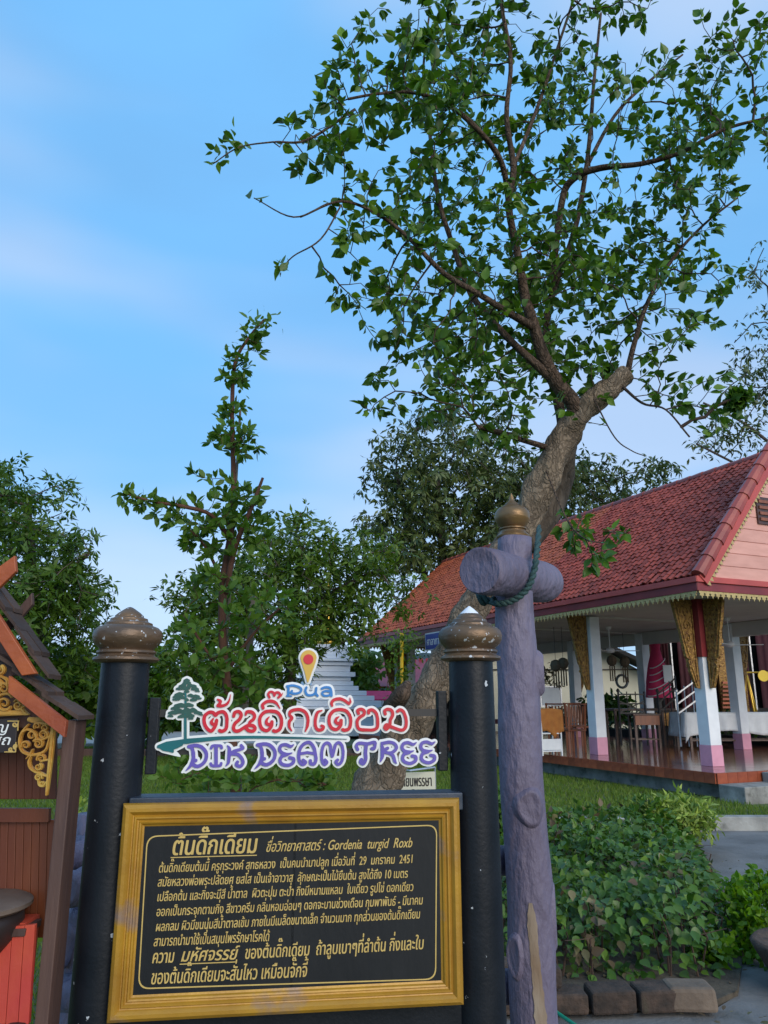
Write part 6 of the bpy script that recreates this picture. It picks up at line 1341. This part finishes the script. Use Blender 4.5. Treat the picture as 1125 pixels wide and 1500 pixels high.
for x, y, _z in Hp[:300]: mb.tube([(x, y, 0), (x+RS.randn()*.04, y+RS.randn()*.04, .25), (x+RS.randn()*.05, y+RS.randn()*.05, max(.27, _z))], [.007, .005, .002], 4, cap=False)
mb.build('stems', M['barkdark'], BD, kind='stuff')
def shrub(name, label, spec, n, per, spread, leaf, size, lm, nparts, foot, stems=6, up=.6, droop=0.0):
    t = thing(name, label, 'shrub', foot); A_ = blobs(spec, n); P, D, Nn = leafcloud(A_, per, spread, droop, up=up); foliage(t, P, D, Nn, size*(.7+.6*RS.rand(len(P))), leaf, lm, nparts)
    mb = MB(); foot = np.array(foot)
    for k in range(stems): e = A_[RS.randint(len(A_))]; mb.tube([foot, foot*.5+e*.5+RS.randn(3)*.03, e], [.010, .007, .003], 5, cap=False)
    mb.build('stems', M['barkdark'], t); return t
shrub('variegated_shrub', 'rounded shrub of small cream and green variegated leaves before the low wall', [(985, 1200, 8.2, 56, 28, .35), (950, 1195, 8.2, 22, 20, .25), (1025, 1200, 8.2, 24, 20, .25), (990, 1180, 8.2, 40, 14, .3), (1000, 1225, 8.2, 30, 14, .25)], 360, 7, .07, 'long', .085, LM['varieg'], 100, atZ(985, 1248), 16)
shrub('lime_shrub', 'bright lime green bush on the path at the right edge', [(1112, 1345, 5.2, 40, 50, .28), (1090, 1340, 5.1, 26, 34, .2), (1120, 1300, 5.3, 30, 22, .2), (1100, 1385, 5.0, 24, 18, .15), (1050, 1395, 4.9, 18, 30, .15), (1075, 1300, 5.2, 14, 16, .1)], 300, 6, .05, 'round', .042, LM['lime'], 120, atY(1100, 1390, 5.15)*[1, 1, 0]+[0, 0, .02], 10)
shrub('weedy_plants', 'low leafy weeds at the lawn edge between the shelter post and left black post', [(118, 1195, 6.5, 14, 22, .2), (112, 1225, 6.2, 14, 18, .2), (95, 1360, 4.2, 12, 16, .1), (110, 1440, 3.9, 12, 26, .15)], 70, 8, .06, 'oval', .07, LM['varieg'], 0, (-2.1, 6, .03))
shrub('wall_shrub', 'dark leafy shrub between the right black post and the purple post', [(730, 1190, 7, 12, 30, .2), (732, 1230, 6.8, 12, 20, .2)], 60, 8, .06, 'round', .07, LM['hedge'], 0, (1.0, 6.9, .03))
for i, (px, py, y, lm, lab) in enumerate(((905, 1480, 4.35, 'hedge', 'small green seedling growing before the stone edging, left one'), (968, 1482, 4.3, 'lime', 'tiny yellow-green seedling at the foot of the stone edging'), (1010, 1478, 4.3, 'sap', 'small broad-leaved seedling by the pale sandstone block'))):
    shrub('seedling', lab, [(px, py, y, 14, 9, .05)], 8, 3, .03, 'round', .045, LM[lm], 0, atY(px, py+14, y)*[1, 1, 0]+[0, 0, .06], 3)
# stone edging
SE = thing('stone_edging', 'rough brown laterite block edging, two courses high, under the leafy hedge', 'edging', (1.6, 4.6, 0))
ea = atZ(722, 1492, .05); eb = atZ(972, 1488, .05); dd = nrm(eb-ea); nn_ = np.array([-dd[1], dd[0], 0])
x = 0; i = 0; Le = np.linalg.norm(eb-ea)
for row in range(2):
    x = -.12*row; 
    while x < Le-(.15 if row else .02)-(.45 if row else 0):
        ln = .21+.05*RS.rand(); c = ea+dd*(x+ln/2)+nn_*(.09+.02*row+RS.randn()*.008); h_ = .09+RS.rand()*.012; mb = MB(); mb.box([c[0], c[1], .055+row*.105+h_/2], (ln-.014, .16, h_), (nrm(dd+nn_*RS.randn()*.03), nn_, ZU)); o = mb.build('block', M['laterite'], SE, bevel=.014); x += ln
c = atZ(1012, 1488, .05); mb = MB(); mb.box([c[0]+.03, c[1]+.09, .055+.055], (.24, .17, .11), (nrm([1, -.05, 0]), nrm([.05, 1, 0]), ZU), .93); mb.build('pale_block', M['palestone'], SE, bevel=.02, label='smooth pale sandstone block at the end of the edging')
# dark planter at the right edge, hose
q = atZ(1128, 1452, .04); t = thing('stone_trough', 'dark round-bellied plant trough cut by the right edge', 'planter', q); mb = MB(); mb.lathe([q[0]+.235, q[1], .0], [(.14, 0), (.20, .10), (.27, .22), (.29, .26), (.27, .28), (.24, .26), (.02, .25)], 28); mb.build('trough', M['laterite'], t, smooth=True)
P_ = path([(812, 1468, 4.15), (830, 1483, 4.05), (850, 1494, 3.95), (880, 1502, 3.85), (930, 1512, 3.75)], 6); P_[:, 2] = .075; 
t = thing('garden_hose', 'bright green garden hose on the ground by the purple post', 'hose', P_[0]); mb = MB(); mb.tube(P_, .009, 8); mb.build('hose', M['hose'], t, smooth=True)
# dead leaves and pebbles on path and bed
n = 700; xy = np.stack([.6+4.2*RS.rand(n), 3.3+4.5*RS.rand(n)], -1); P_ = np.column_stack([xy, np.full(n, .068)]); D_ = RS.randn(n, 3)*[1, 1, .12]; 
o = foliage(None, P_, D_, np.array([0, 0, 1.])+RS.randn(n, 3)*.25, .02+.03*RS.rand(n), 'oval', LM['hedge2'], mname='leaf_litter'); tagit(o, 'dry fallen leaves scattered over the planting bed and path', 'leaf litter', kind='stuff')
